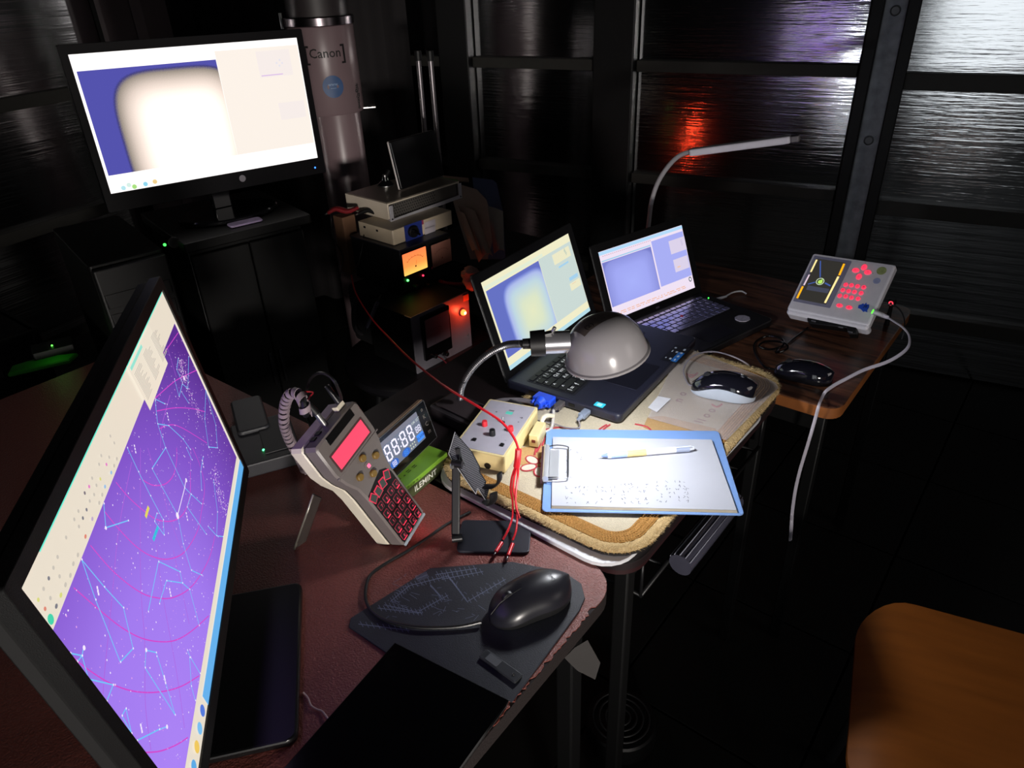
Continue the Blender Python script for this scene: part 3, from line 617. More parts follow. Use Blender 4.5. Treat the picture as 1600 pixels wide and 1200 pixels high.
# low shelf further left with a small lit adapter
SH = place((-2.25, .75, 0), D(80))
ls = thing('low_shelf', 'dim dark low shelf against the left wall beyond the star chart monitor', 'shelf', SH)
for z in (.1, .40, .68): G().plate(.62, .42, .02, .003, .001, (-.05, -.02, z)).build('shelf_board', CABM, ls)
for x in (-.36, .26): G().plate(.02, .42, .70, .003, .001, (x, -.02, 0)).build('side_panel', CABM, ls)
pa = at(88, 556, .70)
ad = thing('power_adapter', 'tiny dark adapter with a green light on the low shelf at the far left', 'adapter', place((pa.x, pa.y, .701), D(60)))
G().plate(.09, .06, .03, .004, .002).build('case', BLK, ad)
leds('light', None, '60ff50', 3, .0022, ad, Matrix.Translation((.0, -.01, .031)))
tag(G().prism([(-.07, -.02), (.06, -.03), (.08, .0), (.0, .03), (-.06, .02)], 0, .012, .003, 0, place((pa.x + .02, pa.y - .05, .701), D(60))).build('green_lit_pouch', mat('green_lit_cloth', '2f8a1e', .7)), 'small pouch tinted with the green adapter glow on the low shelf at the far left', 'pouch')  # green light of the adapter is put into the pouch colour
l = bpy.data.lights.new('green_led_light', 'POINT'); l.energy = .012; l.color = (.3, 1, .2); l.shadow_soft_size = .003; o = bpy.data.objects.new('green_led_light', l); COL.objects.link(o); o.location = (pa.x + .05, pa.y - .03, .755)
# network box between the monitor and the hand controller
nb = thing('network_box', 'flat dark grey network box with one green light behind the star chart monitor', 'network box', place(tuple(at(415, 690, ZR + .02).xy) + (ZR,), D(-38)))
G().plate(.15, .11, .028, .006, .003).build('case', DARK, nb)
G().plate(.12, .05, .002, .002, .0008, (-.005, .018, .028)).build('label_plate', mat('dim_label', '3a3a3c', .6), nb)
lq = locz(nb.matrix_world, 412, 704, .028); leds('light', None, '50ff90', 4, .0022, nb, Matrix.Translation((lq[0], lq[1], .0285)))
nb2 = thing('power_strip', 'dark grey power brick lying behind the network box', 'power supply', place(tuple(at(392, 655, ZR + .02).xy) + (ZR,), D(-38)))
G().plate(.13, .06, .035, .01, .004).build('case', DARK, nb2)
# ================================================================ LAPTOPS
KEYM = mat('black_key', '0b0b0e', .5); LEG_W = mat('white_key_print', 'f4f4f6', .5, var=0)
ROWS = ['`1234567890-=', 'qwertyuiop[]', "asdfghjkl;'", 'zxcvbnm,./']
def keyboard(t, M, w, d, key_m, M_leg, zt, legends=True, numpad=False):
    """keys as parts: function row, four character rows, space row; returns the legend mesh"""
    kb = None; n = 13.6; u = w / n; v = d / 6; kw = u * .86; kh = v * .84; cache = {}; leg = G()
    def key(x, y, ww, hh, ch=None, s=.42):
        nonlocal kb
        k = (round(ww, 4), round(hh, 4)); Mx = M @ Matrix.Translation((x, y, zt))
        if k not in cache:
            o = G().plate(ww, hh, .0016, .0016, .0005).build('key', key_m, t); o.matrix_basis = Mx; cache[k] = o
        else: dup(cache[k], t, M=Mx)
        if ch:
            for q, c in enumerate(ch):
                leg.text(c, hh * s * 1.7, Mx @ Matrix.Translation((-ww * .22 + (q % 2) * ww * .42, hh * .18 - (q // 2) * hh * .38, .00185)))
    for i in range(14): key(-w / 2 + (i + .5) * w / 14, d / 2 - v * .35, w / 14 * .86, v * .55, None)
    for r_, row in enumerate(ROWS):
        y = d / 2 - v * (1.35 + r_) ; off = (0, 1.5, 1.75, 2.25)[r_]; x0 = -w / 2
        if off: key(x0 + off * u / 2, y, off * u - u * .14, kh, ('^',), .5)
        for i, ch in enumerate(row):
            key(x0 + (off + i + .5) * u, y, kw, kh, (ch.upper(),) + ((random.choice('abcdefgkmnrstw'),) if r_ else (ch,)))
        rest = n - off - len(row)
        if rest > .3: key(w / 2 - rest * u / 2, y, rest * u - u * .14, kh, ('-',), .7)
    y = d / 2 - v * 5.35; x = -w / 2
    for ww, ch in ((1.2, 'l='), (1.0, 'f'), (1.0, '#'), (1.1, 'A'), (5.0, None), (1.1, 'A'), (1.0, '='), (1.1, '+')):
        key(x + ww * u / 2, y, ww * u - u * .14, kh, ch, .6); x += ww * u
    key(w / 2 - .55 * u, y, u * .9, kh * .9, ('.',), .8)
    if legends: leg.build('key_print', M_leg, t, kind='stuff')
def laptop(name, label, c, yaw, tilt, w, zt, bw, bd, bh, body, lidm, zone, scr_m, bez=(.012, .014, .020), keym=KEYM, kb=(.30, .105), tp=(.105, .07), tpx=-.02):
    h = w * 9 / 16; MS = place(c, yaw, tilt); zax = MS.to_3x3() @ Vector((0, 0, 1)); P = Vector(c) - zax * (h / 2 + bez[2]); RT = place((P.x, P.y, zt), yaw)
    t = thing(name, label, 'laptop', RT); Wi = RT.inverted() @ MS
    G().plate(bw, bd, bh, .012, .004, (0, -bd / 2 + .008, 0)).build('base', body, t)
    lid = G(); lid.prism(rr(w + 2 * bez[0], h + bez[1] + bez[2], .008, 0, (bez[1] - bez[2]) / 2), -.0065, -.0012, .0015, 0, Wi @ FR); lid.build('lid', lidm, t)
    g = G(); frame_ring(g, w, h, bez[0], bez[2] - .002, .0012, .0008, None, .008, tt=bez[1]); g2 = G(); g2.add(g.v, g.f, 0, Wi); g2.build('bezel', mat('matt_black_bezel', '050506', .5, spec=.25), t)
    G().cyl((-bw * .38, .004, bh - .002), (bw * .38, .004, bh - .002), .0055).build('hinge', BLK, t)
    so = G().flat2(rect2(-w / 2, -h / 2, w / 2, h / 2), 0, 0, Wi).build('screen', scr_m, t)
    return t, RT, MS, Wi, so, P
c1 = CAM + (Vector((-.636, 1.333, .864)) - CAM) * .982
SCR1 = mat('glow_pale_cream_ui', 'f0ecc8', emit=1.0, var=0)
L1, R1, S1, W1_, so1, P1 = laptop('laptop', 'nearer dark navy laptop on the rug with a pale yellow-green screen', tuple(c1), D(82.8), D(-19), .338, ZCp + .0035, .376, .262, .0195,
    mat('navy_black_laptop', '20212e', .38, bump=.05, bscale=500), mat('navy_black_lid', '0c0c10', .5), None, SCR1, bez=(.021, .020, .021))
def l1(x, y): return loc(S1, 740 + x / 5.217, 360 + y / 5.217)
def sq(name, P, off, m, so, Wi): 
    xs = [p[0] for p in P]; zs = [p[1] for p in P]; return G().flat2(rect2(min(xs), min(zs), max(xs), max(zs)), off, 0, Wi).build(name, m, so)
w1, h1 = .338, .338 * 9 / 16
pp = [l1(98, 495), l1(527, 250), l1(682, 755), l1(278, 1040)]; xl = (pp[0][0] + pp[3][0]) / 2; xr1 = (pp[1][0] + pp[2][0]) / 2; zt1 = (pp[0][1] + pp[1][1]) / 2; zb1 = (pp[2][1] + pp[3][1]) / 2
PIC1 = screen_mat('pale_frame_picture', None, [(0.0, 'e6eac4'), (.35, 'dce6c8'), (.7, 'c0d8e2'), (.88, 'aebcec'), (.97, '7684d4'), (1.0, '6672c4')], .64, .62, .44, .575, 4.5)
uvquad('picture', [(xl, zt1), (xr1, zt1), (xr1, zb1), (xl, zb1)], .0004, PIC1, so1, W1_)
sq('side_panel', [(xr1 + .001, zb1), (w1 / 2 - .001, h1 / 2 - .018)], .0004, mat('glow_panel_aqua', 'cad9d4', emit=1, var=0), so1, W1_)
sq('task_bar', [(-w1 / 2, -h1 / 2), (w1 / 2, -h1 / 2 + .009)], .0005, mat('glow_task_aqua', 'b4dce8', emit=1, var=0), so1, W1_)
sq('tool_bar', [(-w1 / 2 + .004, h1 / 2 - .017), (xr1 + .02, h1 / 2 - .010)], .0005, mat('glow_bar_pale', 'e2ecd4', emit=1, var=0), so1, W1_)
CW = mat('glow_cream_window', 'ece8c6', emit=1, var=0)
sq('panel_window', [l1(660, 285), l1(770, 125)], .0007, CW, so1, W1_); sq('panel_window', [l1(798, 495), l1(860, 385)], .0007, CW, so1, W1_)
TB = mat('glow_title_blue', 'a4d0ec', emit=1, var=0)
sq('panel_title', [l1(690, 296), l1(772, 262)], .0009, TB, so1, W1_); sq('panel_title', [l1(775, 388), l1(850, 372)], .0009, TB, so1, W1_)
g = G()
for k in range(4): a = l1(735 + 6 * k, 172 + 10 * k); g.line2([a, (a[0] + .004, a[1] + .006)], .0012, .0009, 0, W1_)
g.build('slider_mark', mat('glow_teal_mark', '7aa8b0', emit=1, var=0), so1)
sq('histogram', [l1(800, 440), l1(832, 415)], .0009, mat('glow_peach', 'ecc0a0', emit=1, var=0), so1, W1_)
BT1 = .0196
KD = mat('deck_recess', '15151c', .5)
G().plate(.322, .112, .0006, .003, .0002, (-.008, -.089, BT1)).build('keyboard_deck', KD, L1)
keyboard(L1, Matrix.Translation((-.008, -.089, 0)), .316, .108, KEYM, LEG_W, BT1 + .0005)
g = G(); tpa = locz(R1, 961, 600.5, BT1); tpb = locz(R1, 1018, 617, BT1)
TPX0 = tpa[0]; g.plate(.112, .078, .0004, .003, .0002, (TPX0 + .056, -.200, BT1 - .0001)); g.build('touchpad', mat('touchpad_black', '15151d', .3), L1)
g = G(); g.plate(.0008, .078, .0003, .0003, .0001, (TPX0, -.200, BT1 + .0003)); g.plate(.112, .0008, .0003, .0003, .0001, (TPX0 + .056, -.161, BT1 + .0003)); g.build('touchpad_rim', mat('rim_grey', '55566a', .3, .6), L1, kind='stuff')
a = locz(R1, 937, 632.5, BT1); G().plate(.015, .020, .0004, .001, .0001, (a[0], a[1], BT1)).build('sticker', mat('cyan_sticker', '35c8e0', .4), L1, 'small cyan sticker on the palm rest')
G().plate(.009, .010, .0002, .001, .0001, (a[0], a[1], BT1 + .0004)).build('sticker_print', mat('pale_cyan_print', 'a8ecf4', .4), L1)
a = locz(R1, 1056, 553, BT1); G().plate(.078, .036, .0004, .001, .0001, (a[0], a[1], BT1)).build('spec_sticker', mat('black_sticker', '08080a', .4), L1)
G().plate(.046, .013, .0002, .001, .0001, (a[0] - .012, a[1] - .009, BT1 + .0004)).build('spec_sticker_band', mat('blue_print', '1f6fc4', .4), L1)
g = G()
for i in range(4):
    for j in range(3):
        if random.random() < .8: g.plate(random.uniform(.004, .009), random.uniform(.002, .005), .0002, .0005, .0001, (a[0] - .026 + i * .017, a[1] + .011 - j * .010, BT1 + .0006))
g.build('spec_print', mat('pale_print', 'c8d2e0', .5), L1, kind='stuff')
# ports on the side facing the camera
g = G()
for y, w_, h_ in ((-.060, .016, .008), (-.088, .015, .006), (-.115, .022, .003), (-.150, .013, .006), (-.19, .004, .004)):
    g.plate(w_, h_, .0012, .0005, .0001, (0, 0, 0), 0, Matrix.Translation((-.188, y, .010)) @ Matrix.Rotation(PI / 2, 4, 'Z') @ Matrix.Rotation(PI, 4, 'Z') @ FR)
g.build('side_port', mat('port_black', '040405', .3), L1, kind='stuff')
c2 = CAM + (Vector((-.485, 1.639, .838)) - CAM) * 1.022
w2, h2 = .2975, .2975 * 9 / 16
SCR2 = mat('glow_pale_pink_ui', 'f0e2f4', emit=1.0, var=0)
L2, R2, S2, W2_, so2, P2 = laptop('laptop', 'farther black laptop on the wooden table with a lavender-blue screen', tuple(c2), D(64.7), D(-22), w2, ZD + .0005, .338, .230, .019,
    mat('matt_black_laptop', '141416', .42), mat('matt_black_lid', '0a0a0b', .5), None, SCR2, bez=(.021, .020, .025))
def l2(x, y): return loc(S2, 920 + x / 5.714, 340 + y / 5.714)
pp = [l2(120, 405), l2(550, 262), l2(640, 640), l2(205, 800)]; xl = (pp[0][0] + pp[3][0]) / 2; xr2 = (pp[1][0] + pp[2][0]) / 2; zt2 = (pp[0][1] + pp[1][1]) / 2; zb2 = (pp[2][1] + pp[3][1]) / 2
PIC2 = screen_mat('lavender_frame_picture', None, [(0.0, 'a9b2fb'), (.6, 'a2a9f4'), (.93, '9096e0'), (1.0, '7a80cc')], .5, .6, .52, .62, 5)
uvquad('picture', [(xl, zt2), (xr2, zt2), (xr2, zb2), (xl, zb2)], .0004, PIC2, so2, W2_)
sq('side_panel', [(xr2 + .005, zb2 + .004), (w2 / 2 - .002, zt2 + .012)], .0004, mat('glow_lavender', 'a8aef4', emit=1, var=0), so2, W2_)
sq('title_bar', [(-w2 / 2, h2 / 2 - .009), (w2 / 2, h2 / 2 - .001)], .0005, mat('glow_title_aqua', 'b4dcfa', emit=1, var=0), so2, W2_)
sq('tool_bar', [(-w2 / 2 + .004, zt2 + .002), (xr2, zt2 + .005)], .0005, TB, so2, W2_)
PW = mat('glow_pinkish_window', 'dcd2ea', emit=1, var=0)
sq('panel_window', [l2(735, 330), l2(850, 165)], .0007, PW, so2, W2_); sq('panel_window', [l2(775, 490), l2(875, 335)], .0007, PW, so2, W2_)
sq('histogram', [l2(790, 450), l2(815, 428)], .0009, mat('glow_pale_orange', 'f0c8b0', emit=1, var=0), so2, W2_)
g = G()
for k in range(4): a = l2(815 + 4 * k, 215 + 12 * k); g.line2([a, (a[0] + .006, a[1] + .005)], .0009, .0009, 0, W2_)
g.build('slider_mark', mat('glow_lilac_mark', 'b0a8d0', emit=1, var=0), so2)
a = l2(903, 550); G().disc2(a, .0055, .0009, 0, 14, W2_, rz=.0065).build('icon_ring', mat('glow_dark_icon', '10243a', emit=1, var=0), so2); G().disc2(a, .0032, .0011, 0, 12, W2_, rz=.0042).build('icon_fill', mat('glow_ui_white2', 'f4f4ff', emit=1, var=0), so2)
g = G()
for r_ in range(2):
    x = -w2 / 2 + .010
    while x < w2 / 2 - .03:
        w_ = random.uniform(.004, .018); g.line2([(x, -h2 / 2 + .0135 - r_ * .0045), (x + w_, -h2 / 2 + .0135 - r_ * .0045)], .0018, .0008, 0, W2_); x += w_ + random.uniform(.002, .008)
g.build('orange_text_line', mat('glow_orange_text', 'f2b48c', emit=1, var=0), so2, kind='stuff')
g = G()
for k in range(26): g.line2([(-w2 / 2 + .01 + k * .0065, h2 / 2 - .0125), (-w2 / 2 + .0135 + k * .0065, h2 / 2 - .0125)], .0018, .0008, 0, W2_)
g.build('menu_text', mat('glow_menu_text', 'd4a8b8', emit=1, var=0), so2, kind='stuff')
BT2 = .0191
LITKEY = mat('dark_translucent_key', '3c3c4a', .5)
G().plate(.286, .108, .0004, .003, .0001, (0, -.068, BT2)).build('keyboard_deck', mat('deck_black', '050506', .5), L2)
keyboard(L2, Matrix.Translation((0, -.068, 0)), .280, .104, mat('screen_lit_key', 'a8a8cc', .2, .75, var=0), LEG_W, BT2 + .0003, legends=False)  # pale lavender metal puts the screen's reflection into the key colour
G().lathe([(.004, 0), (.004, .002), (.002, .003)], 12, 0, Matrix.Translation((0.012, -.066, BT2 + .001))).build('pointing_stick', mat('red_rubber', 'c03040', .6), L2)
G().plate(.10, .055, .0004, .003, .0002, (0, -.178, BT2)).build('touchpad', mat('touchpad_grey', '1c1c24', .3), L2)
G().plate(.012, .005, .0006, .001, .0002, (0, 0, 0), 0, W2_ @ Matrix.Translation((.0, -.0008, -h2 / 2 - .012)) @ FR).build('lid_badge', mat('grey_badge', '5a5560', .4, .5), L2)
lq = locz(R2, 1107, 466, BT2); leds('power_light', None, '40ff50', 4, .0016, L2, Matrix.Translation((lq[0], lq[1], BT2)))
st = at(1160, 498, ZD + .0195)
g = G(); g.prism([(.019 * math.cos(2 * PI * k / 16) * (1 + .06 * (k % 2)), .017 * math.sin(2 * PI * k / 16) * (1 + .06 * (k % 2))) for k in range(16)], 0, .0015, .0004, 0)
lq = locz(R2, 1160, 498, BT2); o = g.build('shiny_sticker', mat('crumpled_silver', 'c4c0cc', .35, .3, var=.2, scale=120, bump=.5, bscale=150), L2, 'scalloped silvery sticker'); o.matrix_basis = Matrix.Translation((lq[0], lq[1], BT2))
# white charging plug and lead at the back of the farther laptop
pl = [at(1122, 467, ZD + .012), at(1132, 464, ZD + .012), at(1145, 457, ZD + .010), at(1158, 455, ZD + .008), at(1166, 459, ZD + .004)]
wc = G().tube(pl, .0022, 8, sub=5).build('white_lead', WHT); tag(wc, 'short white lead plugged into the back of the farther laptop', 'cable')
G().cyl(pl[0] - (pl[1] - pl[0]) * .3, pl[1] + (pl[1] - pl[0]) * .3, .0042, .003, 12).build('plug', WHT, wc)
# ================================================================ GOOSENECK LAMP WITH BOWL SHADE
LB = place(tuple(at(722, 634, ZCp + .012).xy) + (ZW - .008,), D(-14))
lamp = thing('desk_lamp', 'lit desk lamp with grey bowl shade on a black ribbed gooseneck between the laptops', 'lamp', LB)
Li = LB.inverted()
G().plate(.12, .075, .028, .01, .005).build('base', mat('dusty_black_plastic', '2c272a', .5, var=.2), lamp)
G().plate(.10, .055, .004, .006, .001, (0, 0, .028)).build('base_top', mat('dusty_black_top', '3a3234', .45), lamp)
hc = Vector((-.336, .941, .976)); LS = .90; AX = Vector((.20, .13, -1)).normalized()          # centre of the rim and the way it opens
dz = -AX; dx = (Vector((.89, .455, 0)) - dz * dz.dot(Vector((.89, .455, 0)))).normalized(); dy = dz.cross(dx)
MD = Li @ axes(hc, dx, dy, dz) @ Matrix.Scale(LS, 4)
prof = [(.0725, -.001), (.0745, .0), (.0745, .004), (.0705, .0055), (.0695, .012), (.067, .025), (.062, .040), (.054, .053), (.043, .063), (.030, .069), (.015, .072), (.002, .0725)]
inner = [(max(r - .0012, .001), z - .0012) for r, z in reversed(prof[3:])] + [(.0705, .001)]
SHD = mat('glossy_grey_enamel', 'a09da0', .22, var=.03, scale=10, coat=.1)
g = G(); g.loops([[(r * math.cos(2 * PI * k / 48), r * math.sin(2 * PI * k / 48), z) for k in range(48)] for r, z in prof + inner + [prof[0]]], 0, MD, (False, False)); g.build('shade', SHD, lamp)
neckend = hc + dx * -.118 + dz * .036 + dy * .0
def hp(x, y, z): return Li @ (hc + (dx * x + dy * y + dz * z) * LS)
G().cyl(hp(-.056, 0, .044), hp(-.098, 0, .053), .0175, .0175, 24).build('socket_sleeve', mat('satin_aluminium', 'c2c2c8', .25, .8), lamp)
G().cyl(hp(-.097, 0, .053), hp(-.122, 0, .058), .0205, .0195, 24).build('switch_collar', mat('black_collar', '0c0c0d', .5), lamp)
g = G(); g.plate(.014, .012, .008, .002, .001, (0, 0, 0), 0, MD @ Matrix.Translation((-.088, -.004, .0655))); g.plate(.006, .006, .014, .002, .001, (0, 0, 0), 0, MD @ Matrix.Translation((-.083, -.002, .068)) @ Matrix.Rotation(.7, 4, 'Y')); g.build('clip_screw', MET, lamp, kind='stuff')
G().cyl(hp(-.121, 0, .058), hp(-.135, 0, .061), .0085, .008, 16).build('collar_nut', DMET, lamp)
ne = hc + (dx * -.134 + dz * .061) * LS; nb_ = at(719, 622, ZCp + .032); nk = []
for k, (x, y) in enumerate(((719, 622), (721, 607), (730, 587), (745, 568), (766, 551), (792, 539))):
    t = k / 5.8 * .92; dd = (nb_ - CAM).length * (1 - t) + (ne - CAM).length * t; nk.append(CAM + ray(x, y).normalized() * dd)
nk = nk + [ne]
nkl = [Li @ Vector(p) for p in nk]
P_ = smooth(nkl, 30); g = G(); g.tube(P_, .0042, 10, sub=1); g.build('gooseneck_core', DMET, lamp)
g = G(); Ltot = sum((b - a).length for a, b in zip(P_, P_[1:])); n_ = int(Ltot / .0058); acc = 0; j = 0
for k in range(n_):
    s_ = Ltot * k / n_
    while j < len(P_) - 2 and acc + (P_[j + 1] - P_[j]).length < s_: acc += (P_[j + 1] - P_[j]).length; j += 1
    a, b = P_[j], P_[j + 1]; p = a.lerp(b, (s_ - acc) / max((b - a).length, 1e-9)); Q = Matrix.Translation(p) @ (b - a).to_track_quat('Z', 'Y').to_matrix().to_4x4()
    g.lathe([(.0043, -.0022), (.0064, -.0008), (.0064, .0008), (.0043, .0022)], 12, 0, Q, (False, False))
g.build('gooseneck_rib', mat('dark_chrome', '66666a', .3, .9, var=0), lamp, kind='stuff')
g = G()     # warning label printed on top of the shade
LBL = mat('brown_label', '5c524c', .6); LBT = mat('label_ink', '16100e', .6)
def dome(u, v, lift=.0004):   # u, v in metres across the top
    r = math.hypot(u, v); pr = prof[3:]
    for (r0, z0), (r1, z1) in zip(pr, pr[1:]):
        if r0 >= r >= r1: t = (r0 - r) / (r0 - r1); return (u * (1 + lift / max(r, .01)), v * (1 + lift / max(r, .01)), z0 + (z1 - z0) * t + lift)
    return (u, v, .0725 + lift)
nu, nv = 14, 8; u0, u1, v0, v1 = -.040, .034, -.014, .022; rot = D(28)
vs = [dome(*(Matrix.Rotation(rot, 2) @ Vector((u0 + (u1 - u0) * i / nu, v0 + (v1 - v0) * j / nv)))) for j in range(nv + 1) for i in range(nu + 1)]
g.add(vs, [(j * (nu + 1) + i, j * (nu + 1) + i + 1, (j + 1) * (nu + 1) + i + 1, (j + 1) * (nu + 1) + i) for j in range(nv) for i in range(nu)], 0, MD); g.build('warning_label', LBL, lamp)
g = G()
for k, (txt, s_, uu, vv) in enumerate((('- = - = -', .0085, 0, .014), ('= - - =', .0075, .004, .005), ('(2)', .015, -.022, -.003), ('- = - =', .006, .010, -.005))):
    vv_, fs_ = glyphs(txt); g.add([dome(*(Matrix.Rotation(rot, 2) @ Vector((uu + p[0] * s_, vv + p[1] * s_))), .0008) for p in vv_], fs_, 0, MD)
g.build('label_print', LBT, lamp)
BULBM = mat('glow_bulb', 'f4f6ff', emit=14, var=0)
g = G(); Mb = MD @ Matrix.Translation((-.052, 0, .034)) @ Matrix.Rotation(PI / 2, 4, 'Y')
g.lathe([(.008, 0), (.010, .008), (.015, .018), (.019, .030), (.018, .040), (.012, .050), (.003, .054)], 16, 0, Mb); g.build('bulb', BULBM, lamp)
l = bpy.data.lights.new('bulb_light', 'POINT'); l.energy = 4.6; l.color = (.93, .96, 1.0); l.shadow_soft_size = .022
bo = bpy.data.objects.new('bulb_light', l); COL.objects.link(bo); bo.location = hc - AX * .010
# ================================================================ CLIPBOARD, PAD, PEN
e1 = Vector((.291, .1231, 0)).normalized(); pcb = at(1005, 745, ZCp + .006)
CM = place((-.2858, .9665, ZCp + .0045), math.atan2(e1.y, e1.x))
cb = thing('clipboard', 'light blue plastic clipboard with a chrome clip, overhanging the right edge of the rug', 'clipboard', CM)
CBM = mat('light_blue_plastic', '7ea2dc', .3, var=.05, scale=6)
g = G(); n = 30; Ls = []      # sheet slightly bowed
outl = rr(.314, .232, .008, 0, 0, 6)
g.prism(outl, 0, .0026, .0008); g.build('board', CBM, cb)
g = G(); clx = -.148
g.plate(.022, .088, .003, .002, .001, (clx, .0, .0026)); g.tube([(clx - .006, -.046, .012), (clx - .006, .046, .012)], .0055, 14, sub=1); g.build('clip_body', mat('bright_chrome', 'd6d8dc', .28, .55, var=0), cb)
g = G(); g.plate(.016, .084, .0015, .002, .0005, (clx + .008, 0, .0095)); g.build('clip_jaw', mat('bright_chrome', 'd6d8dc', .28, .55, var=0), cb)
g = G(); g.tube([(clx - .006, -.044, .013), (clx + .012, -.046, .0155), (clx + .030, -.044, .014), (clx + .032, -.036, .013), (clx + .032, 0, .0125), (clx + .032, .036, .013), (clx + .030, .044, .014), (clx + .012, .046, .0155), (clx - .006, .044, .013)], .0011, 8, sub=4); g.build('clip_wire', mat('steel_wire', 'a8a8ac', .2, 1, var=0), cb)
G().plate(.004, .094, .012, .001, .0005, (clx - .0125, 0, .0005)).build('clip_hinge', mat('dull_red_tape', '40222a', .5), cb)
pd = thing('note_pad', 'white note pad with faint handwriting clipped on the light blue clipboard', 'note pad', CM)
pp = [locz(CM, *p, .007) for p in ((864, 683), (1112, 687), (1151, 797), (862, 790))]
PAP = mat('white_notepaper', 'b6b8c1', .8, var=.01)
def inter(t, u): 
    a = Vector(pp[0]).lerp(Vector(pp[1]), t); b = Vector(pp[3]).lerp(Vector(pp[2]), t); return a.lerp(b, u)
for k in range(5):      # leaves, each a bit off the one below
    sh_ = .0006 * (4 - k); P4 = [(pp[0][0] + .001 * (k % 2), pp[0][1] - sh_ * .3), (pp[1][0] + sh_ * .5, pp[1][1] + sh_ * .3), (pp[2][0] + sh_ * .6, pp[2][1] - sh_ * .8), (pp[3][0] - sh_ * .3, pp[3][1] - sh_)]
    G().prism(P4, .0028 + k * .0009, .0028 + k * .0009 + .00085, 0).build('leaf', PAP if k in (4,) else mat('pad_edge', 'd8d2c0', .8, var=.05), pd)
ZP = .0028 + 5 * .0009
g = G(); INK = mat('pencil_grey', '2c2e38', .8, var=0)
def scribble(px0, py0, px1, py1, rows, cols, d=.75):
    for i in range(cols):
        for j in range(rows):
            if random.random() > d: continue
            x = px0 + (px1 - px0) * (i + .5) / cols; y = py0 + (py1 - py0) * (j + .5) / rows
            c = Vector((*locz(CM, x, y, ZP), 0)); s_ = .0042
            q = [(c.x + random.uniform(-s_, s_) * .6, c.y + random.uniform(-s_, s_), ZP + .0001) for _ in range(random.choice((3, 4)))]
            for a, b in zip(q, q[1:]):
                dv = Vector(b) - Vector(a); 
                if dv.length < 1e-4: continue
                nn = Vector((-dv.y, dv.x, 0)).normalized() * .00028
                g.add([Vector(a) - nn, Vector(b) - nn, Vector(b) + nn, Vector(a) + nn], [(0, 1, 2, 3)], 0, None, False)
scribble(882, 700, 896, 790, 11, 2, .5); scribble(899, 698, 912, 722, 4, 2, .5)
for x in (900, 913, 928, 942, 955): scribble(x - 4, 758, x + 8, 788, 5, 2, .5)
for x in (972, 984, 996, 1008): scribble(x - 3, 754, x + 6, 788, 6, 2, .6)
for x in (1028, 1042, 1056, 1070): scribble(x - 3, 750, x + 7, 786, 6, 2, .6)
g.build('handwriting', INK, pd, kind='stuff')
g = G()
for k in range(13):
    c = locz(CM, 880 + k * 5.2, 796.5, .005); 
g = G()
# pen
pa_, pb_ = at(934, 714, ZCp + .016), at(1084, 701, ZCp + .016)
dv = (pb_ - pa_); LP = .146; u_ = dv.normalized(); PM = axes((pa_ + pb_) / 2, u_, Vector((-u_.y, u_.x, 0)).normalized(), (0, 0, 1)); PM.translation.z = ZCp + .0045 + ZP + .0055
pen = thing('pen', 'clear-barrelled gel pen with pale blue grip lying on the note pad', 'pen', PM); hl = dv.length / 2
RYM = Matrix.Rotation(PI / 2, 4, 'Y')
def seg(name, x0, x1, r0, r1, m): return G().lathe([(r0, x0 * hl), (r1, x1 * hl)], 16, 0, RYM).build(name, m, pen)
seg('tip', -1.0, -.93, .0006, .0013, MET); seg('cone', -.93, -.80, .0014, .0042, mat('slate_blue_plastic', '6f86b0', .35))
seg('collar', -.80, -.73, .0050, .0053, mat('frosted_collar', 'dfe6f4', .3)); seg('grip', -.73, -.40, .0053, .0054, mat('pale_blue_grip', '9db6e4', .3))
seg('barrel_label', -.40, -.0, .0055, .0055, mat('gold_cream_label', 'd8c486', .4)); seg('barrel', 0.0, .62, .0053, .0053, mat('frosted_barrel', 'e4e8f2', .2)); seg('end_cap', .62, .90, .0056, .0056, mat('grey_blue_cap', '9aa6c0', .35)); seg('end_plug', .90, 1.0, .0042, .0030, mat('frosted_collar', 'dfe6f4', .3))
g = G(); vs, fs = glyphs('- -- lllllll'); g.add([(v[0] * .0052 - .20 * hl, -.00565 * math.cos(.9 - v[1] * .8), .00565 * math.sin(.9 + v[1] * .8)) for v in vs], fs, 0); g.build('pen_print', mat('brown_print', '6a4a2a', .5), pen)
G().plate(.03, .0025, .001, .001, .0003, (.76 * hl, -.002, .0054)).build('pocket_clip', mat('frosted_collar', 'dfe6f4', .3), pen)
# ================================================================ HAND CONTROLLER (leaning, red display)
MH_ = orth((-.549, .683, .7515), (-.0586, .9764, .2079), (.9385, -.0171, .3448))
hcx = thing('hand_controller', 'beige handheld controller with glowing red display and red keypad, leaning on a stand', 'controller', MH_)
BEI = mat('warm_beige_plastic', 'd6cfba', .42, bump=.08, bscale=600); BEI2 = mat('grey_beige_face', '6e6764', .42, bump=.08, bscale=600)
OUTL = [(-.047, .224), (-.0515, .219), (-.0525, .172), (-.047, .150), (-.037, .128), (-.0345, .105), (-.0345, .004), (-.031, .0), (.031, .0), (.0345, .004), (.0345, .105), (.038, .128), (.048, .150), (.0525, .172), (.0525, .219), (.048, .224)]
def fprism(g, P, d0, d1, b=0, mi=0, M=None): return g.prism(P, -d1, -d0, b, mi, (M @ FR) if M else FR)   # from depth d0 (front) to d1 (behind)
fprism(G(), OUTL, .0, .0275, .003).build('front_shell', BEI2, hcx); fprism(G(), OUTL, .0282, .060, .005).build('back_shell', BEI, hcx)
fprism(G(), [(x * .992, .112 + (z - .112) * .992) for x, z in OUTL], .0268, .0290, 0).build('seam', mat('seam_dark', '4a4640', .6), hcx)
fprism(G(), [(-.053, .163), (-.053, .1655), (.053, .1655), (.053, .163)], -.0010, .002, .0004).build('face_ridge', BEI2, hcx)
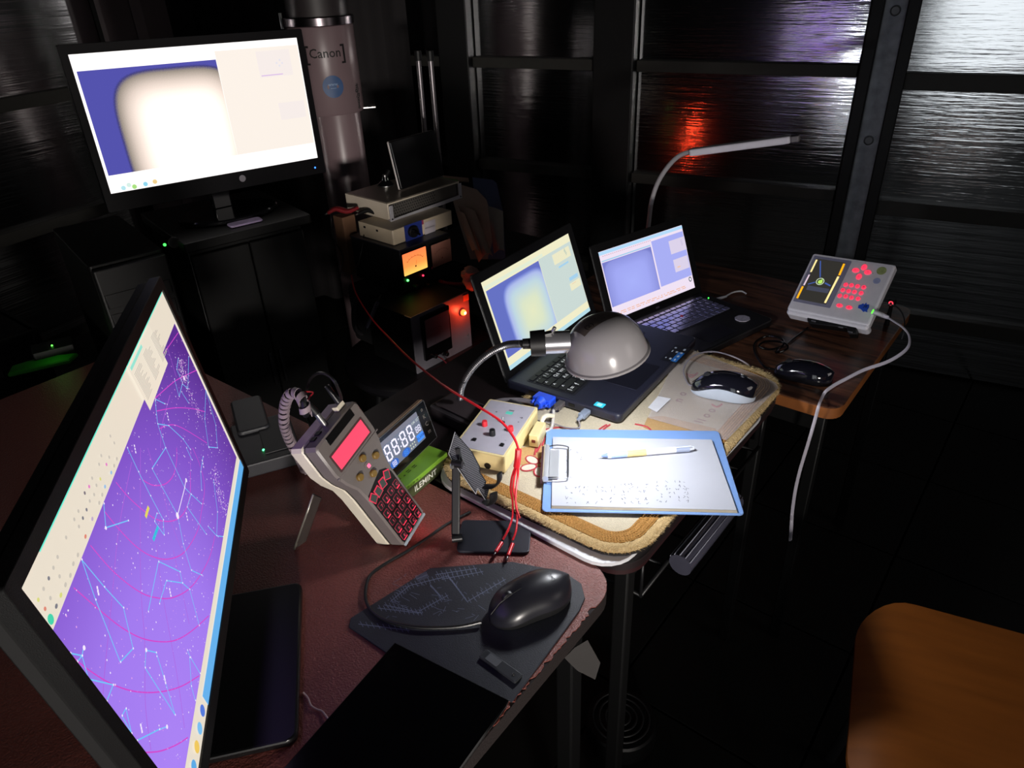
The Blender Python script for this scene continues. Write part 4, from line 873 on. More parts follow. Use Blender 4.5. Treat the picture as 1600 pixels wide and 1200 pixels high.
fprism(G(), rr(.064, .0125, .001, .003, .2155), -.0008, .002, .0003).build('name_strip', mat('black_strip', '0b0b0b', .3), hcx)
fprism(G(), rr(.084, .032, .002, .0, .1845), -.0004, .002, .0002).build('display_frame', mat('darkened_frame', '4c3434', .5), hcx)
fprism(G(), rr(.077, .0255, .0008, .0, .1845), -.0009, .002, .0002).build('display', mat('glow_red_display', 'ff4666', emit=1.15, var=0), hcx)
AMB = mat('amber_rubber_button', '7a6028', .5); RDG = mat('glow_red_dim', 'b02440', emit=.55, var=0); KBK = mat('black_rubber', '0c0c0c', .5)
btn = None
for (x, z) in ((0, .156), (.0215, .1405), (-.023, .1405), (-.001, .1255)):
    Mx = Matrix.Translation((x, 0, z)) @ FR
    if btn is None: btn = G().lathe([(.0058, -.001), (.0058, .004), (.0048, .0052), (.003, .0052)], 14, 0, None, sy=1.0).build('round_button', AMB, hcx); btn.matrix_basis = Mx
    else: dup(btn, hcx, M=Mx)
G().lathe([(.006, -.001), (.006, .0008)], 16, 0, Matrix.Translation((0, 0, .1405)) @ FR).build('led_recess', mat('grey_recess', '6a6462', .5), hcx)
fprism(G(), rr(.0055, .0055, .001, .0015, .139), -.0022, 0, .0004).build('red_light', mat('glow_hot_pink', 'ff5a80', emit=2.2, var=0), hcx)
# keypad well, soft keys and number keys
fprism(G(), [(-.0315, .108), (.012, .119), (.0235, .112), (.0285, .100), (.0285, .006), (-.0295, .004), (-.0315, .01)], -.0004, .002, .0002).build('keypad_well', mat('black_well', '060606', .4), hcx)
for k, (x, z, a) in enumerate(((.017, .103, -.5), (.0025, .1005, -.15), (-.012, .0985, .15), (-.0255, .0985, .45))):
    P = [(-.0055, -.0055), (.0055, -.0055), (.0048, .0065), (-.0048, .0065)]; P = [(x + p[0] * math.cos(a) - p[1] * math.sin(a), z + p[0] * math.sin(a) + p[1] * math.cos(a)) for p in P]
    o = fprism(G(), [(x + (p[0] - x) * 1.28, z + (p[1] - z) * 1.24) for p in P], -.0014, .0, .0002).build('soft_key', mat('glow_red_rim', 'e03050', emit=1.0 if k in (0, 3) else .55, var=0), hcx)
    fprism(G(), P, -.0020, -.0010, .0004).build('key_cap', mat('grey_green_cap', '3e4642', .4), o)
keyc = None
for r_ in range(5):
    for c_ in range(4):
        x = -.0235 + c_ * .0148; z = .080 - r_ * .0165; Mx = Matrix.Translation((x, 0, z))
        if keyc is None:
            keyc = fprism(G(), rr(.0112, .0118, .0015), -.0008, 0, .0002).build('number_key', RDG, hcx); keyc.matrix_basis = Mx
            capc = fprism(G(), rr(.0092, .0098, .0012), -.0014, -.0006, .0003).build('key_cap', KBK, keyc)
        else:
            o = dup(keyc, hcx, M=Mx); dup(capc, o)
gl_ = G(); gd = G()
for r_ in range(5):
    for c_ in range(4):
        x = -.0235 + c_ * .0148; z = .080 - r_ * .0165
        gd.text('789C456B123A0.-+ESCM'[r_ * 4 + c_], .0065, Matrix.Translation((x + .001, -.0016, z - .001)) @ FR)
        if (r_ + c_) % 2: gl_.flat2(rect2(x - .0035, z - .0075, x + .0045, z - .0055), .001)
        if r_ >= 3 and (r_ + c_) % 2 == 0: gl_.flat2(rect2(x - .005, z - .006, x + .005, z - .0045), .0018)
gd.build('key_number', mat('glow_red_number', 'e04460', emit=.8, var=0), hcx, kind='stuff'); gl_.build('glow_gap', mat('glow_red_strong', 'ff3050', emit=1.4, var=0), hcx, kind='stuff')
fprism(G(), rr(.064, .005, .001, 0, .0005), -.0006, .002, .0003).build('lower_lip', mat('pale_grey_lip', '8f98a0', .4), hcx)
G().lathe([(.0022, 0), (.0022, -.0015), (.001, -.002)][::-1], 10, 0, Matrix.Translation((.022, .006, -.0005))).build('bottom_light', mat('glow_bottom_red', 'ff2040', emit=60, var=0), hcx)
# sockets and plugs on the top edge
g = G()
for x in (-.03, -.018): g.plate(.008, .010, .002, .001, .0003, (x, .022, .2235))
g.build('top_socket', KBK, hcx, kind='stuff')
g = G(); g.plate(.017, .011, .008, .001, .0005, (.036, .020, .224)); g.build('top_block', BEI, hcx)
g = G(); g.cyl((0, .022, .222), (-.0, .022, .246), .005, .0045); g.build('metal_plug', MET, hcx)
g = G(); g.cyl((0, .022, .246), (.0, .024, .268), .006, .0045); g.build('plug_boot', BLK, hcx)
g = G(); g.cyl((.040, .020, .231), (.042, .022, .262), .0045, .004); g.build('jack_plug', DMET, hcx)
# wire prop behind it
hs = thing('easel_leg', 'thin clear prop leg holding up the beige hand controller', 'stand')
g = G(); t0 = at(482, 745, .86); fA, fB = at(460, 858, ZR + .001), at(478, 846, ZR + .001); tA, tB = at(490, 772, .835), at(502, 778, .832)
g.tube([fA, tA], .002, 8, sub=1); g.build('prop_wire', mat('pale_wire', '8f8a80', .3, .5), hs)
nv = (tB - tA).cross(fA - tA).normalized() * .0012
g = G(); g.add([fA - nv, fB - nv, tB - nv, tA - nv, fA + nv, fB + nv, tB + nv, tA + nv], [(0, 1, 2, 3), (7, 6, 5, 4), (0, 4, 5, 1), (1, 5, 6, 2), (2, 6, 7, 3), (3, 7, 4, 0)]); g.build('prop_plate', mat('smoky_acrylic', '3c3734', .25, alpha=.7), hs)
# cables of the controller
Wd = MH_
p0 = Wd @ Vector((0, .024, .268))
def cab(name, pts, r, m, label, cat='cable', n=8, flat=1.0, sub=6):
    o = G().tube(pts, r, n, sub=sub, flat=flat).build(name, m); return tag(o, label, cat)
coil_pts = [at(478, 648, .985), at(474, 628, 1.005), at(464, 615, 1.01), at(452, 618, 1.0), at(445, 635, .97), at(444, 660, .93), at(450, 682, .885), at(459, 700, .85), (at(468, 716, .815)), at(476, 735, ZR + .012)]
cb_ = cab('wrapped_cable', [p0] + coil_pts, .0045, RUB, 'thick cable in pale spiral wrap arching above the beige hand controller')
P_ = smooth([Vector(p) for p in coil_pts], 40); g = G(); L_ = sum((b - a).length for a, b in zip(P_, P_[1:])); acc = 0; j = 0; nst = 900; Ls = []
up = Vector((0, 0, 1)); prev = None
for k in range(nst + 1):
    s_ = L_ * .995 * k / nst
    while j < len(P_) - 2 and acc + (P_[j + 1] - P_[j]).length < s_: acc += (P_[j + 1] - P_[j]).length; j += 1
    a, b = P_[j], P_[j + 1]; t = (b - a).normalized(); p = a.lerp(b, (s_ - acc) / max((b - a).length, 1e-9))
    if prev is None: prev = t.orthogonal().normalized()
    e = (prev - t * prev.dot(t)).normalized(); f_ = t.cross(e); prev = e; th = s_ / .0145 * 2 * PI
    rad = e * math.cos(th) + f_ * math.sin(th); wv = t * .0046
    Ls.append([p + rad * .0080 - wv, p + rad * .0080 + wv, p + rad * .0070 + wv, p + rad * .0070 - wv])
g.loops(Ls); g.build('spiral_wrap', mat('pale_spiral_plastic', '8c7e84', .45), cb_)
p1 = Wd @ Vector((.042, .022, .262))
cab('thin_black_cable', [p1, at(533, 625, .99), at(525, 600, 1.03), at(512, 586, 1.04), at(495, 584, 1.03), at(482, 600, .98), at(478, 640, .9), at(500, 690, .80), at(540, 660, .76)], .0022, RUB, 'thin black lead looping from the jack on top of the hand controller')
cab('thin_red_lead', [at(466, 614, 1.003), at(478, 612, 1.01), at(489, 613, 1.0), at(485, 619, .985), at(481, 626, .97)], .0011, mat('red_insulation', 'a02028', .4), 'tiny red lead poking out of the spiral wrap')
cab('black_desk_cable', [at(735, 800, ZR + .004), at(700, 818, ZR + .004), at(665, 842, ZR + .004), at(635, 862, ZR + .004), at(600, 882, ZR + .004), at(578, 900, ZR + .004), at(571, 925, ZR + .004), at(576, 948, ZR + .005), at(600, 968, ZR + .006), at(650, 980, ZR + .007), at(710, 980, ZR + .007), at(752, 972, ZR + .009)], .0024, RUB, 'black mouse lead curving over the desk and mouse mat')
# ================================================================ GREEN TIN AND CLOCK
GX = place((-.660, .790, ZR + .0005), D(-6))
gt = thing('green_box', 'flat green box with white lettering under the digital clock', 'box', GX)
G().plate(.100, .160, .024, .002, .001, (0, 0, 0)).build('body', mat('dark_green_side', '3c4226', .5), gt)
G().plate(.102, .162, .009, .002, .001, (0, 0, .024)).build('lid', mat('leaf_green_print', '6f9a2e', .4, var=.12, scale=20), gt)
g = G(); g.text('ILEMINT', .0165, Matrix.Translation((.0506, .018, .0125)) @ Matrix.Rotation(PI / 2, 4, 'Z') @ FR); g.build('lettering', mat('white_print', 'd8d8cc', .5), gt)
g = G(); g.text('= - = = -', .010, Matrix.Translation((.0516, -.012, .0285)) @ Matrix.Rotation(PI / 2, 4, 'Z') @ FR); g.text('= = - = =', .018, Matrix.Translation((.028, -.01, .0332)) @ Matrix.Rotation(PI / 2, 4, 'Z')); g.build('lid_lettering', mat('dark_green_print', '1c2a10', .5), gt, kind='stuff')
KX = orth((-.638, .893, .7675), (0, 1, 0), (math.cos(.28), 0, math.sin(.28)))
ck = thing('digital_clock', 'black digital clock showing 88:88 in white and blue, standing on the green box', 'clock', KX)
fprism(G(), rr(.165, .0795, .003, -.0825, .0398), .0015, .013, .002).build('case', mat('bronze_clock_case', 'b8977a', .35, .1), ck)
fprism(G(), rr(.163, .078, .002, -.0825, .0398), -.0002, .0016, .0004).build('front_glass', GLOSS, ck)
g = G(); frame_ring(g, .161, .076, .001, .001, 0, .0008, None); g2 = G(); g2.add(g.v, g.f, 0, Matrix.Translation((-.0825, 0, .0398))); g2.build('silver_rim', mat('silver_rim', 'a0a0a0', .3, .8), ck)
fprism(G(), rr(.108, .047, .0006, -.084, .0405), -.0006, .0, .0001).build('display', mat('glow_slate_lcd', '707a90', emit=.9, var=0), ck)
fprism(G(), rr(.108, .008, .0004, -.084, .0665), -.0008, .0, .0001).build('display_top_band', mat('glow_band_grey', '848698', emit=.8, var=0), ck)
DIG = mat('glow_digit_white', 'eeeaff', emit=1.15, var=0); BLU2 = mat('glow_digit_blue', '3c8cf0', emit=1.1, var=0)
def seven(g, x, z, w, h, t, M=None):
    o = .0011
    for (a, b) in (((x, z + h / 2), (x + w, z + h / 2)), ((x, z), (x + w, z)), ((x, z - h / 2), (x + w, z - h / 2))): g.line2([(a[0] + t * .35, a[1]), (b[0] - t * .35, b[1])], t, o)
    for xx in (x, x + w):
        g.line2([(xx, z + t * .35), (xx, z + h / 2 - t * .0)], t, o); g.line2([(xx, z - h / 2), (xx, z - t * .35)], t, o)
for x in (-.133, -.1125, -.0885, -.068): g = G(); seven(g, x, .0465, .0115, .025, .0034); g.build('digit', DIG, ck)
g = G()
for z in (.0535, .0395): g.disc2((-.0945, z), .0016, .0011, 0, 8)
g.build('colon', DIG, ck, kind='stuff')
for x in (-.0475, -.0395): g = G(); seven(g, x, .0425, .005, .010, .0014); g.build('small_digit', DIG, ck)
g = G(); g.text('AM SET', .0075, Matrix.Translation((-.041, -.0011, .0575)) @ FR); g.build('clock_print', mat('glow_pale_print', 'c8d0d0', emit=.9, var=0), ck)
g = G(); g.flat2(rect2(-.052, .0205, -.032, .0335), .0009); g.build('blue_block', BLU2, ck)
g = G(); g.text('ALARM', .0075, Matrix.Translation((-.042, -.0012, .0270)) @ FR); g.build('block_print', mat('glow_deep_blue', '1848a8', emit=1, var=0), ck)
for x in (-.122, -.088):
    G().disc2((x, .0235), .0115, .0009, 0, 24, rz=.007).build('blue_oval', mat('glow_oval_blue', '2a6ad0', emit=.9, var=0), ck)
    for k in range(2): g = G(); seven(g, x - .005 + k * .006, .0235, .0036, .008, .0011); g.build('small_digit', DIG if x < -.1 else BLU2, ck)
g = G()
for i in range(6): g.disc2((-.073 + (i % 3) * .006, .0275 - (i // 3) * .006), .0018, .0012, 0, 6)
g.build('weather_icon', mat('glow_icon_cream', 'd8dcc8', emit=.9, var=0), ck, kind='stuff')
g = G()
for k, ch in enumerate(('o', 'K', 'C', 'm')): g.text(ch, .011, Matrix.Translation((-.015, -.0005, .066 - k * .0145)) @ FR)
g.build('touch_mark', mat('grey_touch_mark', '55504a', .5), ck)
# ================================================================ CONTROL BOX
BX = place((-.5420, .9435, ZCp + .0035), D(5.5))
bx = thing('control_box', 'beige box with grey top panel, red and black knobs, on the rug beside the lamp', 'control box', BX)
BEY = mat('yellowed_beige_plastic', 'd9c893', .45)
bh_ = .034
G().plate(.098, .166, bh_ - .002, .003, .0015).build('case', BEY, bx)
G().plate(.098, .166, .0015, .003, .0005, (0, 0, bh_ - .002)).build('lid_rim', BEY, bx)
G().plate(.090, .158, .0006, .002, .0002, (0, 0, bh_ - .0004)).build('top_panel', mat('lavender_grey_panel', 'a7a3ad', .4), bx)
def bxy(x, y): return locz(BX, 660 + x / 6.667, 560 + y / 6.667, bh_)
def knob(name, p, r, h, m, rim=None):
    q = bxy(*p); return G().lathe([(r, 0), (r * 1.0, h * .75), (r * .88, h), (r * .5, h)], 16, 0, Matrix.Translation((q[0], q[1], bh_))).build(name, m, bx)
RK = mat('red_knob', 'd42a34', .35); BK = mat('black_knob', '101012', .35)
knob('red_knob', (650, 700), .0052, .010, RK); knob('red_knob', (920, 755), .0052, .010, RK); knob('black_knob', (730, 800), .0055, .012, BK)
q = bxy(840, 672); o = G().lathe([(.0035, 0), (.0035, .002), (.002, .003)], 12, 0, Matrix.Translation((q[0], q[1], bh_))).build('toggle_base', BK, bx)
G().cyl((q[0], q[1], bh_ + .002), (q[0] - .001, q[1] + .001, bh_ + .012), .0011, .0014, 8).build('toggle_switch', MET, bx)
for p in ((540, 850), (830, 905)):
    q = bxy(*p); G().plate(.007, .008, .0025, .001, .0004, (q[0], q[1], bh_ - .0002)).build('panel_socket', BK, bx)
g = G()
for (x, y, ch, s_) in ((1030, 620, '\u2192', .008), (1000, 665, '+', .006), (735, 612, '-', .008), (770, 560, '+', .008), (870, 850, '..', .008), (930, 545, '###', .006)):
    q = bxy(x, y); g.text(ch, s_, Matrix.Translation((q[0], q[1], bh_ + .0004)))
g.build('panel_print', mat('black_print', '0d0a0b', .6, var=0), bx, kind='stuff')
q = bxy(905, 570); G().plate(.013, .009, .0004, .001, .0001, (q[0], q[1], bh_ + .0001)).build('teal_label', mat('teal_label', '58c8b4', .5), bx)
lx, lz = loc(BX, 660 + 680 / 6.667, 700 + 185 / 6.667, -.083); G().lathe([(.006, 0), (.006, .0012), (.0045, .0012), (.004, .0002), (.0, .0002)], 20, 0, Matrix.Translation((lx, -.083, lz)) @ FR).build('front_socket', BK, bx)
# beige inline connector hanging on its right side
cn = thing('inline_connector', 'cream inline plug block beside the control box, next to the clipboard corner', 'connector', place(tuple(at(840, 686, ZCp + .005).xy) + (ZCp + .004,), D(8)))
G().plate(.018, .048, .024, .002, .001).build('block', BEY, cn)
G().plate(.007, .0015, .006, .001, .0003, (0, -.0242, .009)).build('socket_hole', mat('rusty_red_socket', '6a2418', .5), cn)
G().tube([(0, .020, .016), (.001, .034, .026), (.004, .050, .022), (.010, .066, .012)], .0042, 10).build('cream_lead', mat('cream_lead', 'd8d0b8', .4), cn)
# ---- plugs in the side of the nearer laptop
def plug(name, label, y, w_, h_, l_, m, lead, lm, z=.010, lr=.0016):
    Mx = R1 @ Matrix.Translation((-.190, y, z)) @ Matrix.Rotation(-PI / 2, 4, 'Y')
    t = thing(name, label, 'plug', Mx)
    G().plate(h_, w_, l_ * .65, .002, .001).build('body', m, t); G().lathe([(w_ * .36, l_ * .64), (w_ * .22, l_)], 12, 0, None, sy=.9).build('strain_relief', m, t)
    wi = Mx.inverted(); o = G().tube([(0, 0, l_ * .95)] + [wi @ Vector(p) for p in lead], lr, 8).build('lead', lm, t); return t
BLUP = mat('bright_blue_plug', '2450e0', .35); GRL = mat('grey_cable', '8a8488', .45)
zc = ZCp + .006
vg = plug('video_plug', 'bright blue video plug in the side of the nearer laptop', -.096, .040, .016, .036, BLUP, [at(830, 648, zc + .004), at(805, 638, zc + .006), at(782, 632, zc + .006), at(765, 638, zc + .003), at(757, 655, zc)], mat('thick_dark_lead', '1c1a1c', .4), .012, .0035)
g = G()
for y in (-.015, .015): g.cyl((.001, y, .02), (.001, y, .034), .0035, .003, 10)
g.build('thumb_screw', BLUP, vg, kind='stuff')
plug('network_plug', 'dark translucent plug next to the blue video plug', -.130, .014, .011, .034, mat('smoky_plug', '4a4648', .3), [at(862, 668, zc), at(850, 675, zc), at(846, 668, zc)], mat('white_lead', 'c8c4c0', .4), .010, .003)
plug('usb_plug', 'grey-blue rectangular plug nearest the front of the laptop side', -.186, .015, .010, .036, mat('blue_grey_plug', '7d8798', .3), [at(905, 668, zc), at(885, 668, zc), at(865, 662, zc), at(845, 658, zc), at(828, 655, zc + .01)], GRL, .009, .0014)
cab('grey_thick_cable', [at(842, 632, zc + .006), at(820, 626, zc + .008), at(795, 625, zc + .008), at(775, 628, zc + .005), at(762, 640, zc), at(752, 650, zc), at(742, 652, zc)], .005, mat('mid_grey_sheath', '6a6468', .45), 'thick grey cable curving behind the control box')
cab('braided_sleeve', [at(797, 628, zc + .012), at(812, 634, zc + .012), at(828, 643, zc + .010)], .0062, mat('black_white_sleeve', '242226', .4, var=.5, scale=200), 'short black ferrite sleeve on the cable behind the control box')
# ---- red power wires
REDW = mat('bright_red_insulation', 'd8202c', .32)
w0 = [at(549, 430, .70), at(556, 458, .69), at(580, 497, .69), at(610, 530, .72), at(640, 560, .77), at(690, 600, .83), at(745, 634, .850), at(782, 658, .850), at(803, 684, .842), at(811, 705, .83)]
cab('red_wire_pair', w0, .0022, REDW, 'long red wire pair running from the instrument stack over the control box')
tie = cab('red_tie_sleeve', [at(810, 702, .833), at(809, 716, .818), at(807, 729, .802)], .0055, REDW, 'bright red sleeve gathering the red wires above the rug edge', 'cable sleeve')
ends = [([at(806, 728, .803), at(800, 745, .79), at(798, 765, .778), at(801, 785, .768), at(800, 810, .756), at(793, 830, .750), at(786, 843, .744)]), ([at(808, 728, .803), at(803, 748, .79), at(802, 765, .78), at(806, 785, .770), at(808, 810, .757), at(806, 830, .750), at(801, 844, .744)]), ([at(810, 728, .803), at(809, 745, .79), at(806, 770, .778), at(806, 790, .768), at(812, 810, .757)])]
for k, pts in enumerate(ends): cab('red_wire', pts, .0018, REDW, ('left strand of red wire ending in a plug over the phone stand base', 'middle strand of red wire ending in a plug over the phone stand base', 'right short strand of red wire ending above the phone stand base')[k])
for k, (x, y, x2, y2) in enumerate(((784, 848, 775, 862), (801, 850, 794, 868))):
    a, b = at(x, y, .742), at(x2, y2, .742); t = tag(G().cyl(a, b, .0032, .0028, 12).build('banana_plug', REDW), ('left' if k == 0 else 'right') + ' one of the two small red plugs lying on the phone stand base', 'plug')
    G().cyl(b, b + (b - a) * .35, .0012, .001, 8).build('plug_pin', MET, t)
# ================================================================ PHONE STAND
PS = place((-.4385, .7375, ZR + .0005), D(23))
ps = thing('phone_stand', 'black metal phone stand with ribbed cradle, at the back edge of the red desk', 'phone stand', PS); Pi = PS.inverted()
G().plate(.112, .072, .005, .008, .0012).build('base_plate', mat('slate_black_metal', '2c2e36', .4, .3), ps)
a, b = Pi @ at(712, 838, ZR + .012), Pi @ at(713, 700, .862)
g = G(); g.prism(rr(.016, .006, .002), 0, 1, 0, 0, None); Q = (b - a)
g = G(); Mq = Matrix.Translation(a) @ Q.to_track_quat('Z', 'Y').to_matrix().to_4x4(); g.plate(.013, .007, Q.length, .002, .001, M=Mq); g.build('post', mat('deep_black_metal', '08080a', .5), ps)
g = G(); g.cyl(Pi @ at(706, 724, .85), Pi @ at(722, 726, .85), .006); g.cyl(Pi @ at(706, 842, ZR + .012), Pi @ at(722, 840, ZR + .012), .006); g.build('hinge_barrel', DMET, ps, kind='stuff')
for p in (at(706, 726, .85), at(716, 836, ZR + .014)): G().cyl(Pi @ p, Pi @ (p + Vector((.004, -.006, .0))), .003).build('hinge_screw', MET, ps)
nrm = Vector((.70, -.45, .55)).normalized(); O_ = at(735, 740, .825); xx = Vector((.45, .85, 0)); xx = (xx - nrm * xx.dot(nrm)).normalized(); PC = orth(O_, xx, nrm)
cr = [loc(PC, x, y) for x, y in ((711, 675), (738, 706), (744, 717.5), (750, 729), (750, 737), (760, 752.5), (757, 760), (764, 765), (759, 782.5), (746, 762), (743.5, 772), (706.5, 719.5), (701, 709))]
g = G(); fprism(g, cr, 0, .003, 0, 0, Pi @ PC); g.build('cradle_plate', mat('dark_gun_metal', '26262a', .35, .5), ps)
g = G(); c0 = Vector((sum(p[0] for p in cr) / len(cr), sum(p[1] for p in cr) / len(cr)))
# ribbed rubber pad: thin ribs clipped to the plate outline
def inside(x, z):
    c = False
    for (x1, z1), (x2, z2) in zip(cr, cr[1:] + cr[:1]):
        if (z1 > z) != (z2 > z) and x < (x2 - x1) * (z - z1) / (z2 - z1) + x1: c = not c
    return c
zs = [p[1] for p in cr]; xs = [p[0] for p in cr]; z = min(zs) + .002
while z < max(zs):
    run = [x for x in [min(xs) + i * .0007 for i in range(int((max(xs) - min(xs)) / .0007))] if inside(x, z) and inside(x - .0018, z) and inside(x + .0018, z)]
    if len(run) > 2: fprism(g, [(run[0], z), (run[-1], z), (run[-1], z + .0012), (run[0], z + .0012)], -.0012, 0, 0, 0, Pi @ PC)
    z += .0026
g.build('rubber_rib', mat('grey_rubber_rib', '66666e', .5), ps, kind='stuff')
g = G(); g.line2([cr[0], cr[-1], cr[-2], cr[-3], cr[-4], cr[-5], cr[8]], .0011, .0003, 0, Pi @ PC); g.build('bright_edge', mat('bare_edge_steel', 'c8c8cc', .3, .6), ps, kind='stuff')
def bent(pts, w, name):
    g = G(); g.tube([Pi @ Vector(p) for p in pts], w, 8, flat=.35, sub=3); return g.build(name, BLK, ps)
h0 = PC @ Vector((cr[8][0], .002, cr[8][1])); bent([h0, h0 + nrm * .018 + Vector((0, 0, -.006)), h0 + nrm * .034 + Vector((0, 0, .002)), h0 + nrm * .036 + Vector((0, 0, .016))], .007, 'lower_hook')
h1 = PC @ Vector((cr[6][0], .002, cr[6][1])); bent([h1, h1 + nrm * .02 + Vector((.004, .008, -.004)), h1 + nrm * .034 + Vector((.006, .012, .004)), h1 + nrm * .036 + Vector((.006, .012, .018))], .007, 'lower_hook')
ar = G(); ar.tube([b, Pi @ (h0 + Vector((-.02, 0, .02)))], .004, 8, sub=1); ar.build('cradle_arm', BLK, ps)
# ================================================================ MICE
def mouse(name, label, p, z, ang, L, Wd_, H, top_m, side_m, logo_m=None, big=False, side_grey=False):
    M = place((p[0], p[1], z), ang); t = thing(name, label, 'mouse', M)      # nose towards local -x
    fr = lambda x: .22 + (.36 if side_grey else .12) * (1 - (2 * x / L) ** 2)
    n, mseg = 28, 18; Ls = []; low = []; off = {}
    for i in range(n + 1):
        u = i / n; x = -L / 2 + L * (1 - math.cos(PI * u)) / 2; s_ = max(0, 1 - abs(2 * x / L) ** 2.6) ** .5
        wid = Wd_ / 2 * s_ * (1 - .10 * math.exp(-((x + L * .08) / (L * .2)) ** 2)); hh = H * (max(0, 1 - abs((x - L * .08) / (L * .60)) ** 2.3)) ** .6
        hh = max(hh, .0015); wid = max(wid, .0004)
        Ls.append([(x, wid * math.cos(a) * (1 + .05 * math.sin(2 * a)), .0015 + hh * fr(x) + hh * (1 - fr(x)) * math.sin(a) ** .8) for a in [PI * k / mseg for k in range(mseg + 1)]])
        low.append([(x, wid * c * 1.0, zz) for c, zz in ((1, .0015 + hh * fr(x)), (.98, .0015 + hh * .15), (.88, .0008), (-.88, .0008), (-.98, .0015 + hh * .15), (-1, .0015 + hh * fr(x)))])
    G().loops(Ls, 0, None, (False, False), closed=False).build('top_shell', top_m, t); G().loops(low, 0, None, (True, True), closed=True).build('lower_shell', side_m, t)
    zt = lambda x: max((q[2] for l in Ls for q in l if abs(l[0][0] - x) < L / n), default=H)
    g = G(); g.tube([(x, 0, zt(x) - .0003) for x in [-L * .49 + k * L * .055 for k in range(8)]], .0007, 6, sub=2); g.build('button_split', mat('split_black', '020202', .6), t)
    xw = -L * .26; Mw = Matrix.Translation((xw, .0035 if not big else .003, zt(xw) - .0055)) @ FR; G().lathe([(.0085, -.0035), (.0095, -.0025), (.0095, .0025), (.0085, .0035)], 20, 0, Mw).build('scroll_wheel', mat('wheel_rubber', '1a1a1d', .35), t)
    if logo_m:
        xl_ = L * .27; g = G(); g.text(logo_m[0], logo_m[2], Matrix.Translation((xl_, 0, zt(xl_) + .0003)) @ Matrix.Rotation(.38, 4, 'Y') @ Matrix.Rotation(D(90), 4, 'Z')); g.build('logo_print', logo_m[1], t)
    return t, M
p = at(820, 945, ZR + .012)
mouse('computer_mouse', 'large matt black wired mouse on the dark mouse mat at the red desk corner', (-.326, .634), ZR + .0035, D(54), .124, .072, .042, mat('satin_black_shell', '1e1e24', .32), mat('matt_black_side', '0e0e10', .5), ('DELL', mat('dim_logo', '3a3a44', .4), .008), big=True)
GLB = mat('piano_black_shell', '14141c', .1, coat=1)
M2, M2M = mouse('computer_mouse', 'glossy dark mouse with silver-grey side on the clear sheet over the rug', (-.210, 1.268), ZCp + .0045, D(5), .124, .066, .046, GLB, mat('silver_grey_side', 'a8b2c0', .35), ('\u2020', mat('grey_logo', 'b0b0c0', .4), .012), side_grey=True)
M3, M3M = mouse('computer_mouse', 'glossy black mouse on the dark wooden table behind the rug corner', tuple((at(1255, 584, ZD + .012)).xy), ZD + .0005, D(-3), .120, .060, .041, GLB, mat('black_side', '101014', .3))
zs_ = ZCp + .006
cab('grey_mouse_cable', [M2M @ Vector((-.060, 0, .008)), at(1074, 598, zs_ + .004), at(1068, 578, zs_ + .01), at(1078, 560, zs_ + .02), at(1098, 551, zs_ + .022), at(1120, 550, zs_ + .02), at(1145, 557, zs_ + .012), at(1165, 567, zs_ + .004), at(1176, 576, ZD + .02), at(1182, 581, ZD + .004), at(1200, 592, ZD + .003)], .0017, mat('grey_mouse_lead', '8a848c', .4), 'thin grey lead arching from the silver-sided mouse over the rug edge')
zw = ZD + .004
cab('coiled_mouse_lead', [M3M @ Vector((-.058, 0, .008)), at(1196, 574, zw + .003), at(1184, 560, zw), at(1178, 545, zw), at(1182, 533, zw), at(1200, 525, zw + .004), at(1222, 530, zw + .006), at(1222, 541, zw + .004), at(1200, 546, zw), at(1186, 540, zw + .006), at(1200, 533, zw + .010), at(1226, 536, zw + .008), at(1230, 545, zw + .004), at(1212, 550, zw), at(1245, 525, zw), at(1262, 512, zw)], .0024, mat('shiny_black_lead', '0c0c0e', .15), 'dark coiled mouse lead in a heap on the wooden table by the keypad box')
# ================================================================ MOUSE MAT, TABLET, FOLDING KNIFE, THREAD
mp = [at(*p, ZR + .002) for p in ((672, 888), (800, 878), (880, 893), (908, 912), (914, 935), (905, 955), (800, 1097), (603, 1020), (545, 980), (548, 966))]
g = G(); g.prism([(p.x, p.y) for p in mp], ZR + .0003, ZR + .0028, .0006); mm = g.build('mouse_mat', mat('charcoal_blue_cloth', '20232c', .6, var=.2, scale=30, bump=.3, bscale=800)); tag(mm, 'dark mouse mat printed with fine blueprint lines on the red desk', 'mouse mat')
g = G(); random.seed(11)
def matline(p, q, w=.0009):
    a, b = at(*p, ZR + .003), at(*q, ZR + .003); d = (b - a); nn = Vector((-d.y, d.x, 0)).normalized() * w / 2; g.add([a - nn, b - nn, b + nn, a + nn], [(0, 1, 2, 3)], 0, None, False)
for (x0, y0, x1, y1) in ((680, 898, 745, 888), (690, 905, 755, 893), (672, 915, 690, 935), (600, 945, 660, 958), (610, 940, 640, 915), (640, 915, 700, 900), (700, 900, 730, 940), (730, 940, 790, 905), (655, 955, 700, 930), (590, 950, 655, 958), (650, 905, 668, 898), (560, 975, 640, 985)):
    matline((x0, y0), (x1, y1), .0012)
    for k in range(9): t = (k + .5) / 9; x, y = x0 + (x1 - x0) * t, y0 + (y1 - y0) * t; matline((x - 2, y - 5), (x + 3, y + 4), .0007)
for k in range(60):
    x, y = random.uniform(600, 800), random.uniform(900, 965); matline((x, y), (x + random.uniform(-14, 18), y + random.uniform(-5, 9)), .0006)
g.build('printed_line', mat('pale_blueprint_ink', '6c748a', .6), mm, kind='stuff')
tp = [at(*p, ZR + .008) for p in ((617, 1004), (795, 1094), (790, 1104), (700, 1230), (560, 1330), (430, 1215))]
TBP = [(p.x, p.y) for p in tp]
tb = thing('tablet', 'thin glossy black slab lying over the front of the mouse mat', 'tablet')
G().prism(TBP, ZR + .0032, ZR + .0095, .0015).build('body', mat('mirror_black', '060607', .14), tb)
